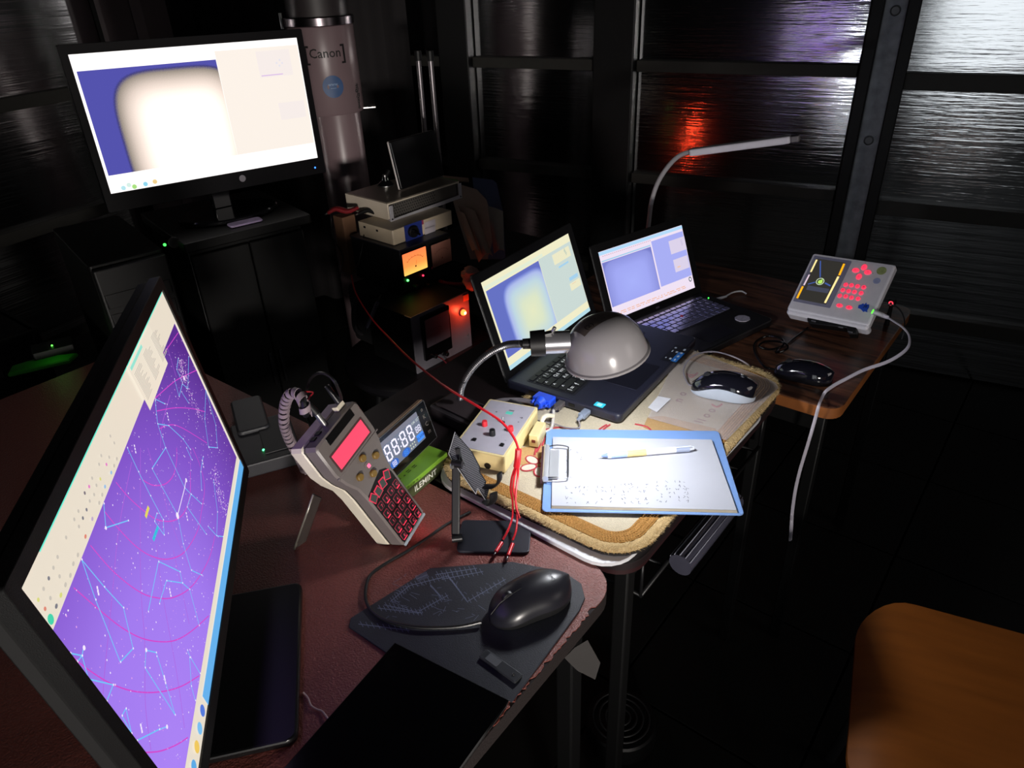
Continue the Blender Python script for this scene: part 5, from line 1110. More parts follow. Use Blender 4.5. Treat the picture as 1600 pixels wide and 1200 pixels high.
g = G(); g.tube([(p.x, p.y, ZR + .0072) for p in (tp[1], tp[2], tp[3])], .0006, 6, sub=1); g.build('edge_line', mat('dull_edge_grey', '4a4646', .4, .5), tb)
KN = place(tuple(at(782, 1042, ZR + .004).xy) + (ZR + .0035,), D(-14))
kn = thing('folding_ruler', 'short dark metal strip tool lying on the mouse mat below the black mouse', 'tool', KN)
G().plate(.062, .015, .004, .002, .0008).build('body', mat('dull_dark_steel', '3a3c40', .4, .5), kn)
G().plate(.020, .011, .0006, .001, .0002, (-.012, 0, .004)).build('grip_mark', mat('grey_mark', '4f5256', .5), kn); G().lathe([(.002, .004), (.0015, .0052)], 10, 0, Matrix.Translation((.022, 0, 0))).build('rivet', BLK, kn)
cab('string', [at(474, 1082, ZR + .002), at(481, 1090, ZR + .002), at(486, 1102, ZR + .003), at(495, 1108, ZR + .002), at(503, 1111, ZR + .002), at(509, 1118, ZR + .003), at(513, 1124, ZR + .003)], .0011, mat('off_white_cord', 'c0a8a0', .8), 'short off-white piece of string on the red desk near the monitor base', 'string')
# ================================================================ STOOL AND INSTRUMENT STACK
SY = D(-14)
stl = thing('stool', 'low black round stool carrying the stack of electronic instruments', 'stool', Matrix.Translation((-1.215, 1.665, 0)))
G().lathe([(.20, .405), (.235, .41), (.245, .425), (.242, .442), (.225, .4495), (.02, .4498)], 40).build('seat', mat('black_vinyl', '17161a', .35, bump=.2, bscale=200), stl)
for k in range(4):
    a = D(45 + 90 * k); G().cyl((.20 * math.cos(a), .20 * math.sin(a), 0), (.14 * math.cos(a), .14 * math.sin(a), .405), .012, n=12).build('leg', DMET, stl)
g = G(); g.tube([(.175 * math.cos(D(k * 15)), .175 * math.sin(D(k * 15)), .18) for k in range(25)], .007, 8, sub=1); g.build('foot_ring', DMET, stl)
ux, uy = Vector((math.cos(SY), math.sin(SY), 0)), Vector((-math.sin(SY), math.cos(SY), 0))
def near(P, w, d, z): c = Vector((P[0], P[1], 0)) - ux * w / 2 + uy * d / 2; return place((c.x, c.y, z), SY)     # box given by its nearest corner
def xface(B, w, px, py, off=0):      # point on the +x face -> local (y, z)
    Mi = B.inverted(); o = Mi @ CAM; d = Mi.to_3x3() @ ray(px, py); p = o + d * ((w / 2 + off - o.x) / d.x); return (p.y, p.z)
XF = Matrix.Rotation(PI / 2, 4, 'Z')        # turns front-facing (-y) shapes to face +x: (x,z) -> (y,z)
# lowest instrument: black box with grey front, meter, red lamp
w, d, h = .20, .235, .185; BA = near((-1.146, 1.535), w, d, .4505)
psu = thing('power_supply', 'black power supply with grey front, dark meter and glowing red lamp, lowest in stack', 'power supply', BA)
G().plate(w - .004, d, h, .004, .002, (-.002, 0, 0)).build('case', BLK, psu)
G().plate(d + .002, h + .002, .004, .003, .001, (0, 0, 0), 0, XF @ Matrix.Translation((0, -w / 2 + .003, h / 2)) @ FR).build('front_panel', mat('grey_alloy_front', '8a8690', .4, .3), psu)
G().plate(.03, .004, .002, .001, .0005, (w / 2 - .012, -d / 2 - .001, h - .001)).build('lip', mat('worn_edge', 'a0a0a4', .4, .6), psu)
def xf(B, w, P, off=.0): return XF @ Matrix.Translation((0, -w / 2 - off, 0)) @ FR
def xplate(B, w, p, q, dep, name, m, par, off=.0015, r=.002, label=None):     # plate on the +x face spanning two photo corners
    a, b = xface(B, w, *p), xface(B, w, *q); cy, cz = (a[0] + b[0]) / 2, (a[1] + b[1]) / 2
    return G().plate(abs(a[0] - b[0]), abs(a[1] - b[1]), dep, r, min(.001, dep / 3), (cy, cz, 0), 0, XF @ Matrix.Translation((0, -w / 2 - off, 0)) @ FR).build(name, m, par, label)
def zz(x, y): return (480 + x / 4.2117, 340 + y / 4.2117)
mt = xplate(BA, w, zz(735, 655), zz(940, 850), .010, 'meter_frame', GLOSS, psu)
xplate(BA, w, zz(752, 672), zz(925, 775), .001, 'meter_face', mat('dim_meter_face', '6a626c', .3), mt, off=.0120)
a = xface(BA, w, *zz(835, 735)); g = G()
g.line2([(a[0] + .022 * math.cos(D(t)), a[1] - .004 + .016 * math.sin(D(t))) for t in range(30, 151, 12)], .0008, w / 2 + .0132); g2 = G(); g2.add(g.v, g.f, 0, XF); g2.build('meter_scale', mat('dark_scale_ink', '1c181c', .5), mt, kind='stuff')
a = xface(BA, w, *zz(1015, 620)); MLA = XF @ Matrix.Translation((a[0], -w / 2 - .001, a[1])) @ FR
G().lathe([(.0115, 0), (.0115, .004), (.0095, .005)], 20, 0, MLA).build('lamp_bezel', MET, psu)
G().lathe([(.0092, .004), (.0092, .010), (.007, .014), (.002, .016)], 20, 0, MLA).build('red_lamp', mat('glow_red_lamp', 'ff3a14', emit=16, var=0), psu)
G().lathe([(.0045, .0155), (.003, .0165)], 12, 0, MLA).build('lamp_core', mat('glow_lamp_core', 'ffc060', emit=25, var=0), psu)
l = bpy.data.lights.new('red_lamp_light', 'POINT'); l.energy = .22; l.color = (1, .06, .02); l.shadow_soft_size = .008; o = bpy.data.objects.new('red_lamp_light', l); COL.objects.link(o); o.location = BA @ Vector((w / 2 + .024, a[0], a[1]))
for p in (zz(930, 635), zz(1055, 770)):
    a = xface(BA, w, *p); G().lathe([(.003, 0), (.0025, .002)], 10, 0, XF @ Matrix.Translation((a[0], -w / 2 - .001, a[1])) @ FR).build('screw', MET, psu)
for p, m in ((zz(826, 905), BLK), (zz(900, 890), BLK)):
    a = xface(BA, w, *p); G().lathe([(.007, 0), (.0075, .006), (.0065, .016), (.005, .017)], 16, 0, XF @ Matrix.Translation((a[0], -w / 2 - .001, a[1])) @ FR).build('terminal', m, psu)
a = BA @ Vector((w / 2 + .018, *xface(BA, w, *zz(835, 905)))); b = at(704, 575, a.z - .03)
cab('red_probe_lead', [a, a + Vector((.02, -.005, -.003)), b], .0018, mat('dull_red_lead', '8a2430', .4), 'short red lead plugged into the lowest instrument of the stack')
# black carrying case supporting the left side of the stack
CS = place((-1.395, 1.735, .4505), SY)
cs = thing('carrying_case', 'soft black equipment case on the stool, left of the lowest instrument', 'case', CS)
G().plate(.13, .20, .188, .03, .012).build('body', mat('black_nylon', '121114', .8, bump=.5, bscale=300), cs)
G().plate(.132, .202, .006, .03, .002, (0, 0, .13)).build('zip_band', mat('zip_grey', '2a282c', .6), cs)
G().tube([Vector((.0, -.100, .16)), Vector((.0, -.12, .13)), Vector((-.01, -.12, .06)), Vector((-.01, -.100, .03))], .009, 8).build('carry_handle', mat('black_webbing', '1c1a1e', .7), cs)
a, b = atd(590, 472, 2.10), atd(573, 513, 2.08)
pb = thing('grey_probe', 'thin grey pen-like probe hanging on the left side of the instrument stack', 'probe'); G().cyl(a, b, .0065, .0055, 14).build('barrel', mat('slate_grey_plastic', '4c4a56', .4), pb); G().cyl(b, b + (b - a) * .14, .004, .0015, 12).build('tip', BLK, pb); G().cyl(a, a - (b - a) * .3, .0025, .002, 8).build('cord_stub', RUB, pb)
# middle instrument with two meters
w2_, d2, h2_ = .235, .20, .138; BB = near((-1.26, 1.67), w2_, d2, .6400)
mi = thing('meter_unit', 'black box with two meters, the left one glowing orange, in the middle of the stack', 'power supply', BB)
G().plate(w2_, d2, h2_ - .003, .003, .0015).build('case', BLK, mi)
G().plate(w2_ + .004, d2 + .004, .004, .003, .001, (0, 0, h2_ - .0045)).build('top_cover', mat('blue_black_cover', '1c1c2a', .4), mi)
def meter(p, q, face, name, glow):
    o = xplate(BB, w2_, p, q, .004, name, GLOSS, mi)
    f = xplate(BB, w2_, (p[0] + 1.5, p[1] + 1), (q[0] - 1.5, q[1] - 1.5), .001, 'meter_face', face, o, off=.0056)
    a0, b0 = xface(BB, w2_, *p), xface(BB, w2_, *q); cy, cz = (a0[0] + b0[0]) / 2, (a0[1] + b0[1]) / 2; W_ = abs(a0[0] - b0[0]); g = G()
    g.line2([(cy + W_ * .34 * math.cos(D(t)), cz - .004 + W_ * .22 * math.sin(D(t))) for t in range(25, 156, 13)], .0009, w2_ / 2 + .0072)
    for t in range(30, 151, 20): g.line2([(cy + W_ * .34 * math.cos(D(t)), cz - .004 + W_ * .22 * math.sin(D(t))), (cy + W_ * .39 * math.cos(D(t)), cz - .004 + W_ * .26 * math.sin(D(t)))], .0009, w2_ / 2 + .0072)
    g.line2([(cy, cz - .014), (cy + W_ * (.05 if glow else .0), cz + .004)], .0007, w2_ / 2 + .0073); g.disc2((cy, cz - .014), .003, w2_ / 2 + .0074, 0, 10)
    g2 = G(); g2.add(g.v, g.f, 0, XF); g2.build('meter_scale', mat('meter_ink', '7a2c12' if glow else '1c1210', .5), o, kind='stuff'); return o
def glow_meter():
    m = bpy.data.materials.new('glow_orange_meter'); m.use_nodes = True; N = m.node_tree.nodes; L = m.node_tree.links; N.remove(N['Principled BSDF'])
    em = N.new('ShaderNodeEmission'); L.new(em.outputs[0], N['Material Output'].inputs[0]); tc = N.new('ShaderNodeTexCoord'); sp = N.new('ShaderNodeSeparateXYZ'); L.new(tc.outputs['Generated'], sp.inputs[0])
    r = N.new('ShaderNodeValToRGB'); L.new(sp.outputs[2], r.inputs[0]); e = r.color_ramp.elements; e[0].position = .0; e[0].color = lin('ffc860'); e[1].position = 1; e[1].color = lin('ff7c48'); k = e.new(.4); k.color = lin('ff9448')
    L.new(r.outputs[0], em.inputs[0]); em.inputs[1].default_value = 1.25; return m
meter(zz(609, 240), zz(790, 330), glow_meter(), 'lit_meter', True)
meter(zz(799, 178), zz(950, 285), mat('unlit_meter_face', 'b07868', .4), 'unlit_meter', False)
for p, c_, e_, r_ in ((zz(659, 412), '50ff60', 6, .0035), (zz(760, 380), 'ff3050', 3, .003)):
    a = xface(BB, w2_, *p); leds('led_light', None, c_, e_, r_, mi, XF @ Matrix.Translation((a[0], -w2_ / 2 - .001, a[1])) @ FR)
for k, p in enumerate((zz(700, 450), zz(780, 440), zz(870, 420))):
    a = xface(BB, w2_, *p); G().lathe([(.007, 0), (.008, .006), (.007, .018), (.005, .019)], 14, 0, XF @ Matrix.Translation((a[0], -w2_ / 2 - .001, a[1])) @ FR).build('terminal', mat('red_terminal', 'a01824', .4) if k == 2 else BLK, mi)
a = BB @ Vector((w2_ / 2 + .018, *xface(BB, w2_, *zz(870, 420))))
cl = thing('crocodile_clip', 'dull red test clip plugged into the double meter box', 'clip'); G().tube([a, a + Vector((.03, .02, -.008)), a + Vector((.045, .04, -.014))], .006, 10).build('sleeve', mat('dull_red_lead', '8a2430', .4), cl); G().cyl(a + Vector((.045, .04, -.014)), a + Vector((.058, .052, -.02)), .004, .001).build('jaw', MET, cl)
a = BA @ Vector((w / 2 + .004, *xface(BA, w, *zz(1040, 545)))); tag(G().plate(.022, .0015, .020, .001, .0004).build('paper_tag', mat('lamp_lit_paper', 'c87850', .6)), 'small torn paper tag above the glowing red lamp', 'paper').matrix_world = place(tuple(a), D(70))  # paper coloured orange for the red lamp's light falling on it
# crumpled bag / tissue beside the meters
def crumple(name, c, rx, ry, rz, m, seed, label, cat, n=14, k=10):
    rnd = random.Random(seed); Ls = []
    for i in range(n + 1):
        t = PI * i / n; Ls.append([(c[0] + rx * math.sin(t) * math.cos(2 * PI * j / k) * rnd.uniform(.6, 1.15), c[1] + ry * math.sin(t) * math.sin(2 * PI * j / k) * rnd.uniform(.6, 1.15), c[2] - rz * math.cos(t)) for j in range(k)])
    return tag(G().loops(Ls).build(name, m), label, cat)
q = at(716, 434, .700)
crumple('crumpled_paper', (-1.08, 1.775, .676), .035, .03, .04, mat('brownish_tissue', '8c6a60', .8, var=.15, scale=40), 3, 'crumpled brownish paper wad beside the double meter box', 'paper')
# beige box with the selector knob
w3, d3, h3 = .165, .250, .046; BC = near((-1.297, 1.696), w3, d3, .7788)
sb = thing('selector_box', 'flat beige box with black selector knob on a blue plate, under the silver box', 'control box', BC)
TAN = mat('dusty_tan_metal', 'c4b49c', .45, var=.06, scale=20)
G().plate(w3, d3, h3, .004, .0015).build('case', TAN, sb)
def z2(x, y): return (480 + x / 4.7059, 180 + y / 4.7059)
xplate(BC, w3, z2(708, 815), z2(850, 900), .0008, 'blue_plate', mat('navy_blue_plate', '25337c', .4), sb)
a = xface(BC, w3, *z2(768, 852)); Mk = XF @ Matrix.Translation((a[0], -w3 / 2 - .002, a[1])) @ FR
G().lathe([(.018, 0), (.018, .010), (.0165, .012), (.0165, .013)], 28, 0, Mk).build('selector_knob', BLK, sb); G().plate(.006, .032, .012, .002, .001, (0, 0, .012), 0, Mk @ Matrix.Rotation(.9, 4, 'Z')).build('knob_pointer', GLOSS, sb)
xplate(BC, w3, z2(858, 790), z2(942, 812), .0005, 'paper_label', mat('lilac_white_label', 'b8b0b8', .6), sb); xplate(BC, w3, z2(858, 830), z2(942, 850), .0005, 'paper_label', mat('lilac_white_label', 'b8b0b8', .6), sb); xplate(BC, w3, z2(830, 775), z2(854, 800), .0005, 'red_label', mat('red_label', '8a3050', .5), sb)
for x in (-.05, .01): G().plate(.009, .002, .006, .001, .0005, (x, -d3 / 2 - .001, .03)).build('side_slot', BLK, sb)
# silver box on top, with a perforated side and angle bracket
w4, d4, h4 = .212, .315, .052; BD = near((-1.364, 1.775), w4, d4, .8252)
sv = thing('silver_box', 'dull silver metal instrument box with perforated side, topmost box of the stack', 'power supply', BD)
SIL = mat('dull_silver_metal', 'd6cab8', .4, .15, var=.06, scale=15)
G().plate(w4, d4, h4, .003, .001).build('case', SIL, sv); G().plate(w4 - .012, d4 - .012, .0012, .003, .0004, (0, 0, h4 - .0002)).build('top_cover', mat('dull_brown_silver', '9c9284', .34, .4, var=.06, scale=10), sv)
G().plate(d4 - .02, h4 - .008, .001, .002, .0003, (0, h4 / 2, 0), 0, XF @ Matrix.Translation((0, -w4 / 2, 0)) @ FR).build('side_panel', mat('dim_vented_panel', '5c5854', .4, .3), sv)
g = G(); holes = G()
for j in range(5):
    for i in range(20):
        y = -d4 / 2 + .012 + i * .0095 + (j % 2) * .0047; z = .008 + j * .0085
        holes.disc2((y, z), .0024, w4 / 2 + .0014, 0, 7)
g.add(holes.v, holes.f, 0, XF); g.build('vent_hole', mat('hole_black', '050505', .8), sv, kind='stuff')
br = thing('angle_bracket', 'bright metal angle bracket along the lower edge of the silver box', 'bracket', BD)
ALU = mat('satin_aluminium_dull', 'd0ced6', .35, .5)
q0 = xface(BD, w4, *z2(615, 790), .012); q1 = xface(BD, w4, *z2(1135, 640), .012)
G().plate(.012, abs(q1[0] - q0[0]) + .0, .002, .001, .0005, (w4 / 2 + .007, (q0[0] + q1[0]) / 2, .001)).build('flange', ALU, br)
g = G(); g.add(*(lambda P: ([p for p in P], [(0, 1, 2, 3), (7, 6, 5, 4), (0, 4, 5, 1), (2, 6, 7, 3), (1, 5, 6, 2), (3, 7, 4, 0)]))([(w4 / 2 + o_, y_, z_) for o_ in (.0115, .0135) for (y_, z_) in ((q0[0], -.006), (q1[0], .0), (q1[0], .012), (q0[0], .006))])); g.build('rail', ALU, br)
G().plate(.003, .014, .052, .001, .0005, (w4 / 2 + .0125, -d4 / 2 + .002, -.004)).build('near_upright', ALU, br); G().plate(.003, .014, .05, .001, .0005, (w4 / 2 + .0125, q1[0] - .004, .0)).build('far_upright', ALU, br)
for y_ in (-d4 / 2 + .002, q1[0] - .004): G().lathe([(.0028, 0), (.0022, .0015)], 10, 0, XF @ Matrix.Translation((y_, -w4 / 2 - .014, .006)) @ FR).build('bracket_screw', BLK, br)
# clips hanging off the left face of the silver box
for k, (pts, m, lab) in enumerate(((((512, 333), (525, 326), (543, 330), (560, 324)), mat('dark_red_sleeve', '7a1e24', .4), 'red battery clip hanging at the left of the silver box'), (((560, 334), (575, 328), (590, 333), (598, 337)), BLK, 'black battery clip hanging at the front of the silver box'))):
    t = thing('battery_clip', lab, 'clip'); P = [atd(x, y, 2.30) for x, y in pts]
    G().tube(P, lambda u: .008 + .006 * math.sin(PI * u), 10, flat=.6).build('sleeve', m, t); G().cyl(P[0], P[0] + (P[0] - P[1]) * .35, .004, .001, 8).build('jaw', MET, t)
cab('thin_black_wire', [atd(572, 335, 2.30), atd(573, 350, 2.29), atd(569, 365, 2.27), atd(566, 385, 2.26), atd(560, 410, 2.26), at(549, 430, .70)], .0016, RUB, 'thin black wire dropping from the black battery clip')
cab('thin_black_wire', [atd(516, 336, 2.34), atd(520, 370, 2.34), atd(535, 400, 2.34), atd(530, 440, 2.34)], .0016, RUB, 'thin black wire hanging below the red battery clip')
tag(G().plate(.05, .05, .19, .003, .001, (0, 0, 0)).build('brown_box', mat('brown_card', '6a4a34', .8)), 'small upright brown cardboard box left of the instrument stack', 'box').matrix_world = place((-1.53, 1.76, .6400), SY)
# small monitor on the silver box
SMx = place((-1.4012, 1.9087, .8815), 1.40) @ Matrix.Rotation(-.19, 4, 'X')
sm_ = thing('small_monitor', 'small dark screen with pale edge, tilted back on top of the silver box', 'monitor', SMx)
fprism(G(), rr(.21, .15, .004, .105, .077), .0, .010, .002).build('screen_body', GLOSS, sm_); fprism(G(), rr(.212, .152, .004, .105, .077), .0100, .018, .003).build('back_shell', mat('pale_grey_shell', '9a9290', .4), sm_)
q = SMx.inverted() @ at(606, 286, .893); fo = thing('screen_foot', 'round black suction foot behind the small dark screen', 'mount', Matrix.Translation(at(603, 290, .8785)))
G().lathe([(.026, 0), (.027, .004), (.020, .012), (.012, .018), (.010, .03)], 24).build('cup', GLOSS, fo); G().lathe([(.0275, .001), (.0275, .004)], 24).build('rim_ring', MET, fo); G().cyl((0, 0, .025), (.005, .02, .045), .007).build('ball_arm', BLK, fo); G().lathe([(.008, .03), (.008, .036)], 12).build('locking_collar', MET, fo)
# green card and books behind, papers
rk = thing('side_cabinet', 'low dark cabinet behind the stack holding up files and papers', 'cabinet', place((-1.28, 2.20, 0), SY))
G().plate(.44, .34, .60, .003, .001).build('body', CABM, rk); G().plate(.46, .36, .018, .003, .001, (0, 0, .60)).build('top', CABM, rk)
def sheet3(name, pts, depths, th, m, label, cat, group=None, bow=0.0):
    """stiff sheet through photo corners at given depths, real thickness"""
    P = [atd(x, y, dd) for (x, y), dd in zip(pts, depths)]; n = (P[1] - P[0]).cross(P[2] - P[0]).normalized(); 
    if n.dot(CAM - P[0]) < 0: n = -n
    N_ = 8; k = len(P); g = G()
    if k == 4:
        f_ = [[P[0].lerp(P[1], i / N_).lerp(P[3].lerp(P[2], i / N_), j / N_) + n * bow * math.sin(PI * i / N_) * (.3 + j / N_) for i in range(N_ + 1)] for j in range(N_ + 1)]
        vs = [p for r_ in f_ for p in r_] + [p - n * th for r_ in f_ for p in r_]; M_ = (N_ + 1) ** 2; fs = []
        for j in range(N_):
            for i in range(N_): a = j * (N_ + 1) + i; fs += [(a, a + 1, a + N_ + 2, a + N_ + 1), (a + M_ + N_ + 1, a + M_ + N_ + 2, a + M_ + 1, a + M_)]
        e = [i for i in range(N_ + 1)] + [(i + 1) * (N_ + 1) + N_ for i in range(N_)] + [N_ * (N_ + 1) + i for i in range(N_ - 1, -1, -1)] + [i * (N_ + 1) for i in range(N_ - 1, 0, -1)]
        for a, b in zip(e, e[1:] + e[:1]): fs.append((a, a + M_, b + M_, b))
        g.add(vs, fs)
    else:
        g.add(P + [p - n * th for p in P], [tuple(range(k)), tuple(reversed(range(k, 2 * k)))] + [(i, i + k, (i + 1) % k + k, (i + 1) % k) for i in range(k)])
    return tag(g.build(name, m), label, cat, group)
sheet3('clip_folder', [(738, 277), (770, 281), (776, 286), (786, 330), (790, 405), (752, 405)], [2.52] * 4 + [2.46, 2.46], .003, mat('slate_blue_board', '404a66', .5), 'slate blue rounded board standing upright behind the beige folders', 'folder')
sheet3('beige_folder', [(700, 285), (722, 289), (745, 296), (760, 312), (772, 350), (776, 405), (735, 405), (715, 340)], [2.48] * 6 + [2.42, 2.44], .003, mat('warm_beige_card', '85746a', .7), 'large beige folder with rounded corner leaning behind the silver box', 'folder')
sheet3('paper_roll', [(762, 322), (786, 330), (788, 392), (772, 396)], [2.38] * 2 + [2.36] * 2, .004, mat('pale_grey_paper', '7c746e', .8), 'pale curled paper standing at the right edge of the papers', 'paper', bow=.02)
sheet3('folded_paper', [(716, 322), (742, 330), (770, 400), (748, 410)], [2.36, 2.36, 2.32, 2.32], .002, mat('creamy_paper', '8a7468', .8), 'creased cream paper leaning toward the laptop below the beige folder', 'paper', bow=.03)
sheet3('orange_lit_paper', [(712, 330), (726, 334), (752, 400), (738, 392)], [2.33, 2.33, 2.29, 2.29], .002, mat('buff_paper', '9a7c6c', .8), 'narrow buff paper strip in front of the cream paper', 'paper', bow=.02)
sheet3('green_card', [(676, 281), (690, 277), (716, 281), (700, 287)], [2.50, 2.55, 2.55, 2.50], .003, mat('grass_green_card', '3f7a20', .6), 'small green card lying at the far end of the silver box', 'card')
sheet3('thin_book', [(692, 274), (732, 278), (733, 284), (694, 280)], [2.56, 2.56, 2.55, 2.55], .004, mat('pale_brown_board', '9a8274', .6), 'thin pale-edged board lying behind the green card', 'book')
# ================================================================ WHITE LED LAMP
base = at(1012, 400, ZD + .001); yb = 1.98
ldp = [(-.600, .735), (-.600, .80)] ; pts = [aty(x, y, yb) for x, y in ((1011, 372), (1014, 345), (1018, 315), (1028, 285), (1044, 260), (1062, 243), (1085, 235))]
led_l = thing('led_lamp', 'slim white clip-on lamp, unlit, arching over the farther laptop', 'lamp', Matrix.Translation((pts[0].x, yb, ZD)))
Ld = led_l.matrix_world.inverted()
WSL = mat('satin_white_plastic', 'e4e2ee', .35)
G().tube([(0, 0, .02)] + [Ld @ p for p in pts], .0064, 12).build('flexible_neck', mat('grey_white_neck', 'a4a2a8', .4), led_l)
A_, B_ = Ld @ aty(1078, 238, yb), Ld @ aty(1236, 217, yb); C_ = Ld @ aty(1247, 215, yb)
g = G(); Mq = Matrix.Translation(A_) @ (B_ - A_).to_track_quat('X', 'Z').to_matrix().to_4x4(); Lh = (B_ - A_).length
g.plate(Lh, .030, .018, .007, .004, (Lh / 2, 0, -.009), 0, Mq); g.build('light_bar', WSL, led_l)
g = G(); g.plate(.022, .027, .015, .005, .002, (Lh + .010, 0, -.0075), 0, Mq); g.build('end_cap', mat('grey_end_cap', '6e6a6e', .4), led_l)
G().plate(Lh * .9, .018, .001, .004, .0003, (Lh / 2, 0, -.0098), 0, Mq).build('diffuser', mat('frosted_strip', 'c8c8d0', .5), led_l)
G().plate(.05, .05, .03, .006, .003, (0, 0, 0)).build('clip_base', WSL, led_l); G().plate(.04, .04, .006, .003, .001, (0, 0, -.04)).build('clip_jaw', WSL, led_l); G().plate(.04, .008, .04, .002, .001, (0, .024, -.038)).build('clip_back', WSL, led_l)
# ================================================================ KEYPAD BOX (observatory hand box)
kc = CAM + (Vector((-.058, 1.8391, .7832)) - CAM) * .955
KB = orth(tuple(kc), (.9455, -.3136, .0874), (-.2725, -.6155, .7396))
kp = thing('keypad_box', 'white box with colour display and glowing pink buttons propped on the wooden table', 'controller', KB)
kw_, kh2 = .191, .1575
fprism(G(), rr(kw_ + .004, kh2 + .004, .006, 0, 0), .0, .020, .003).build('case', mat('white_box_plastic', 'e6e4ec', .35), kp)
fprism(G(), rr(kw_ - .006, kh2 - .006, .004, 0, 0), -.0006, .0, .0003).build('face_panel', mat('pale_grey_face', 'd2cfd6', .4), kp)
fprism(G(), rr(kw_ + .004, .018, .008, 0, -kh2 / 2 - .002), .002, .034, .005).build('rounded_front', mat('white_box_plastic', 'e6e4ec', .35), kp)
def a6(x, y): return loc(KB, 1160 + x / 5.333, 360 + y / 5.333)
fprism(G(), rr(.091, .130, .002, -.0455, .008), -.0012, -.0004, .0002).build('display_frame', mat('blue_grey_frame', '85859c', .3), kp)
dsp = fprism(G(), rr(.069, .115, .001, -.0465, .008), -.0020, -.0010, .0001).build('display', mat('glow_dark_screen', '34322e', emit=.9, var=0), kp)
def kline(name, pts, w, m, off=.0024): return G().line2([a6(*p) for p in pts], w, off).build(name, m, dsp)
YEL = mat('glow_pale_yellow', 'ffe9a0', emit=1.1, var=0); ORG = mat('glow_amber', 'ffb418', emit=1.1, var=0); BLL = mat('glow_road_blue', '4a66b8', emit=.8, var=0)
kline('left_bar', [(622, 248), (572, 350)], .0042, YEL); kline('left_bar', [(560, 372), (515, 460)], .0036, mat('glow_pinkish_white', 'e8d0e0', emit=1, var=0)); kline('left_bar', [(506, 470), (458, 568)], .0048, ORG)
kline('right_bar', [(850, 282), (808, 378)], .0048, ORG); kline('right_bar', [(802, 388), (690, 608)], .0048, YEL)
kline('route_line', [(652, 258), (650, 395)], .0028, BLL); kline('route_line', [(548, 452), (610, 435)], .0026, BLL); kline('route_line', [(690, 442), (735, 466)], .0036, BLL)
kline('map_tint', [(540, 480), (720, 510)], .012, mat('glow_map_slate', '45485a', emit=.9, var=0), .0022)
c = a6(650, 430); g = G(); g.line2([(c[0] + .0088 * math.cos(t * PI / 12), c[1] + .0088 * math.sin(t * PI / 12)) for t in range(25)], .0016, .0027); g.build('compass_ring', mat('glow_pale_green_ring', 'd8ecc8', emit=1, var=0), dsp)
g = G(); g.disc2((c[0] + .0005, c[1] - .001), .0055, .0026, 0, 10); g.flat2([(c[0] - .002, c[1]), (c[0] + .005, c[1] + .002), (c[0] + .003, c[1] + .008)], .0028); g.build('compass_needle', mat('glow_lime', 'b8e860', emit=1.05, var=0), dsp, kind='stuff')
PINK = mat('glow_pink_button', 'ff3c5c', emit=1.15, var=0); b0 = None
PB = [((1015, 310), .0062, .0078), ((945, 335), .0080, .0060), ((1045, 352), .0080, .0060), ((972, 388), .0062, .0078)]
PB += [(p, .0050, .0052) for p in ((862, 455), (910, 460), (960, 468), (1012, 477), (838, 500), (886, 508), (935, 515), (990, 525), (812, 547), (862, 552), (910, 563), (965, 572))] + [((810, 628), .0072, .0048), ((890, 645), .0072, .0048)]
g = G()
for k, (p, rx_, rz_) in enumerate(PB):
    c = a6(*p); Mx = Matrix.Translation((c[0], -.0006, c[1])) @ FR
    G().loops([[(rx_ * f_ * math.cos(t * PI / 9), rz_ * f_ * math.sin(t * PI / 9), z_) for t in range(18)] for f_, z_ in ((1, 0), (1, .0018), (.85, .0026))], 0, Mx).build('round_button', PINK, kp)
    ch = ('\u2191\u2190\u2192\u2193' + '123M456S7890' + 'EB')[k]; g.text(ch, .0062, Matrix.Translation((c[0], -.0036, c[1])) @ FR)
g.build('button_number', mat('glow_deep_pink', 'c41c3c', emit=.9, var=0), kp, kind='stuff')
g = G()
for x, y in ((908, 332), (1087, 360), (1027, 273), (963, 418)): c = a6(x, y); g.disc2(c, .0012, .0009, 0, 3)
g.build('arrow_mark', mat('red_arrow_print', '8a2030', .5), kp, kind='stuff')
c = a6(1160, 338); fprism(G(), [(c[0] + .0105 * math.cos(t * PI / 12), c[1] + .0105 * math.sin(t * PI / 12)) for t in range(24)], -.0010, -.0006, 0).build('round_sticker', mat('olive_green_sticker', '94a068', .5, var=.3, scale=150), kp)
c = a6(1120, 422); fprism(G(), [(c[0] + .0078 * math.cos(t * PI / 12), c[1] + .0078 * math.sin(t * PI / 12)) for t in range(24)], -.0010, -.0006, 0).build('round_sticker', mat('pale_blue_sticker', '98a0c4', .5, var=.2, scale=150), kp)
cx_, cz_ = a6(1012, 640)
fprism(G(), [(cx_ + dx_ * .00125, cz_ + dz_ * .00125) for dx_, dz_ in ((-10, 2), (-6, 4), (-4, 7), (-1, 5), (1, 10), (3, 6), (7, 7), (9, 1), (8, -5), (10, -9), (5, -8), (3, -10), (-1, -7), (-4, -5), (-9, -4))], -.0011, -.0006, 0).build('blue_emblem', mat('royal_blue_sticker', '2850c4', .45), kp)
g = G(); g.text('JB', .009, Matrix.Translation((cx_ + .003, -.0014, cz_ + .002)) @ FR); g.build('emblem_letters', mat('black_print', '0d0a0b', .6, var=0), kp)
Ki = KB.inverted(); br0 = Vector((kc.x, kc.y, ZD))
kf = at(1300, 503, ZD + .012); ksd = thing('tilt_stand', 'small black folding stand under the white keypad box', 'stand', place((kf.x, kf.y, ZD + .0005), D(-18)))
G().plate(.105, .10, .007, .004, .002, (.0, .045, 0)).build('foot_plate', BLK, ksd); G().plate(.10, .022, .022, .005, .003, (0, .0, .007)).build('front_bar', BLK, ksd)
Kl = ksd.matrix_world.inverted() @ KB
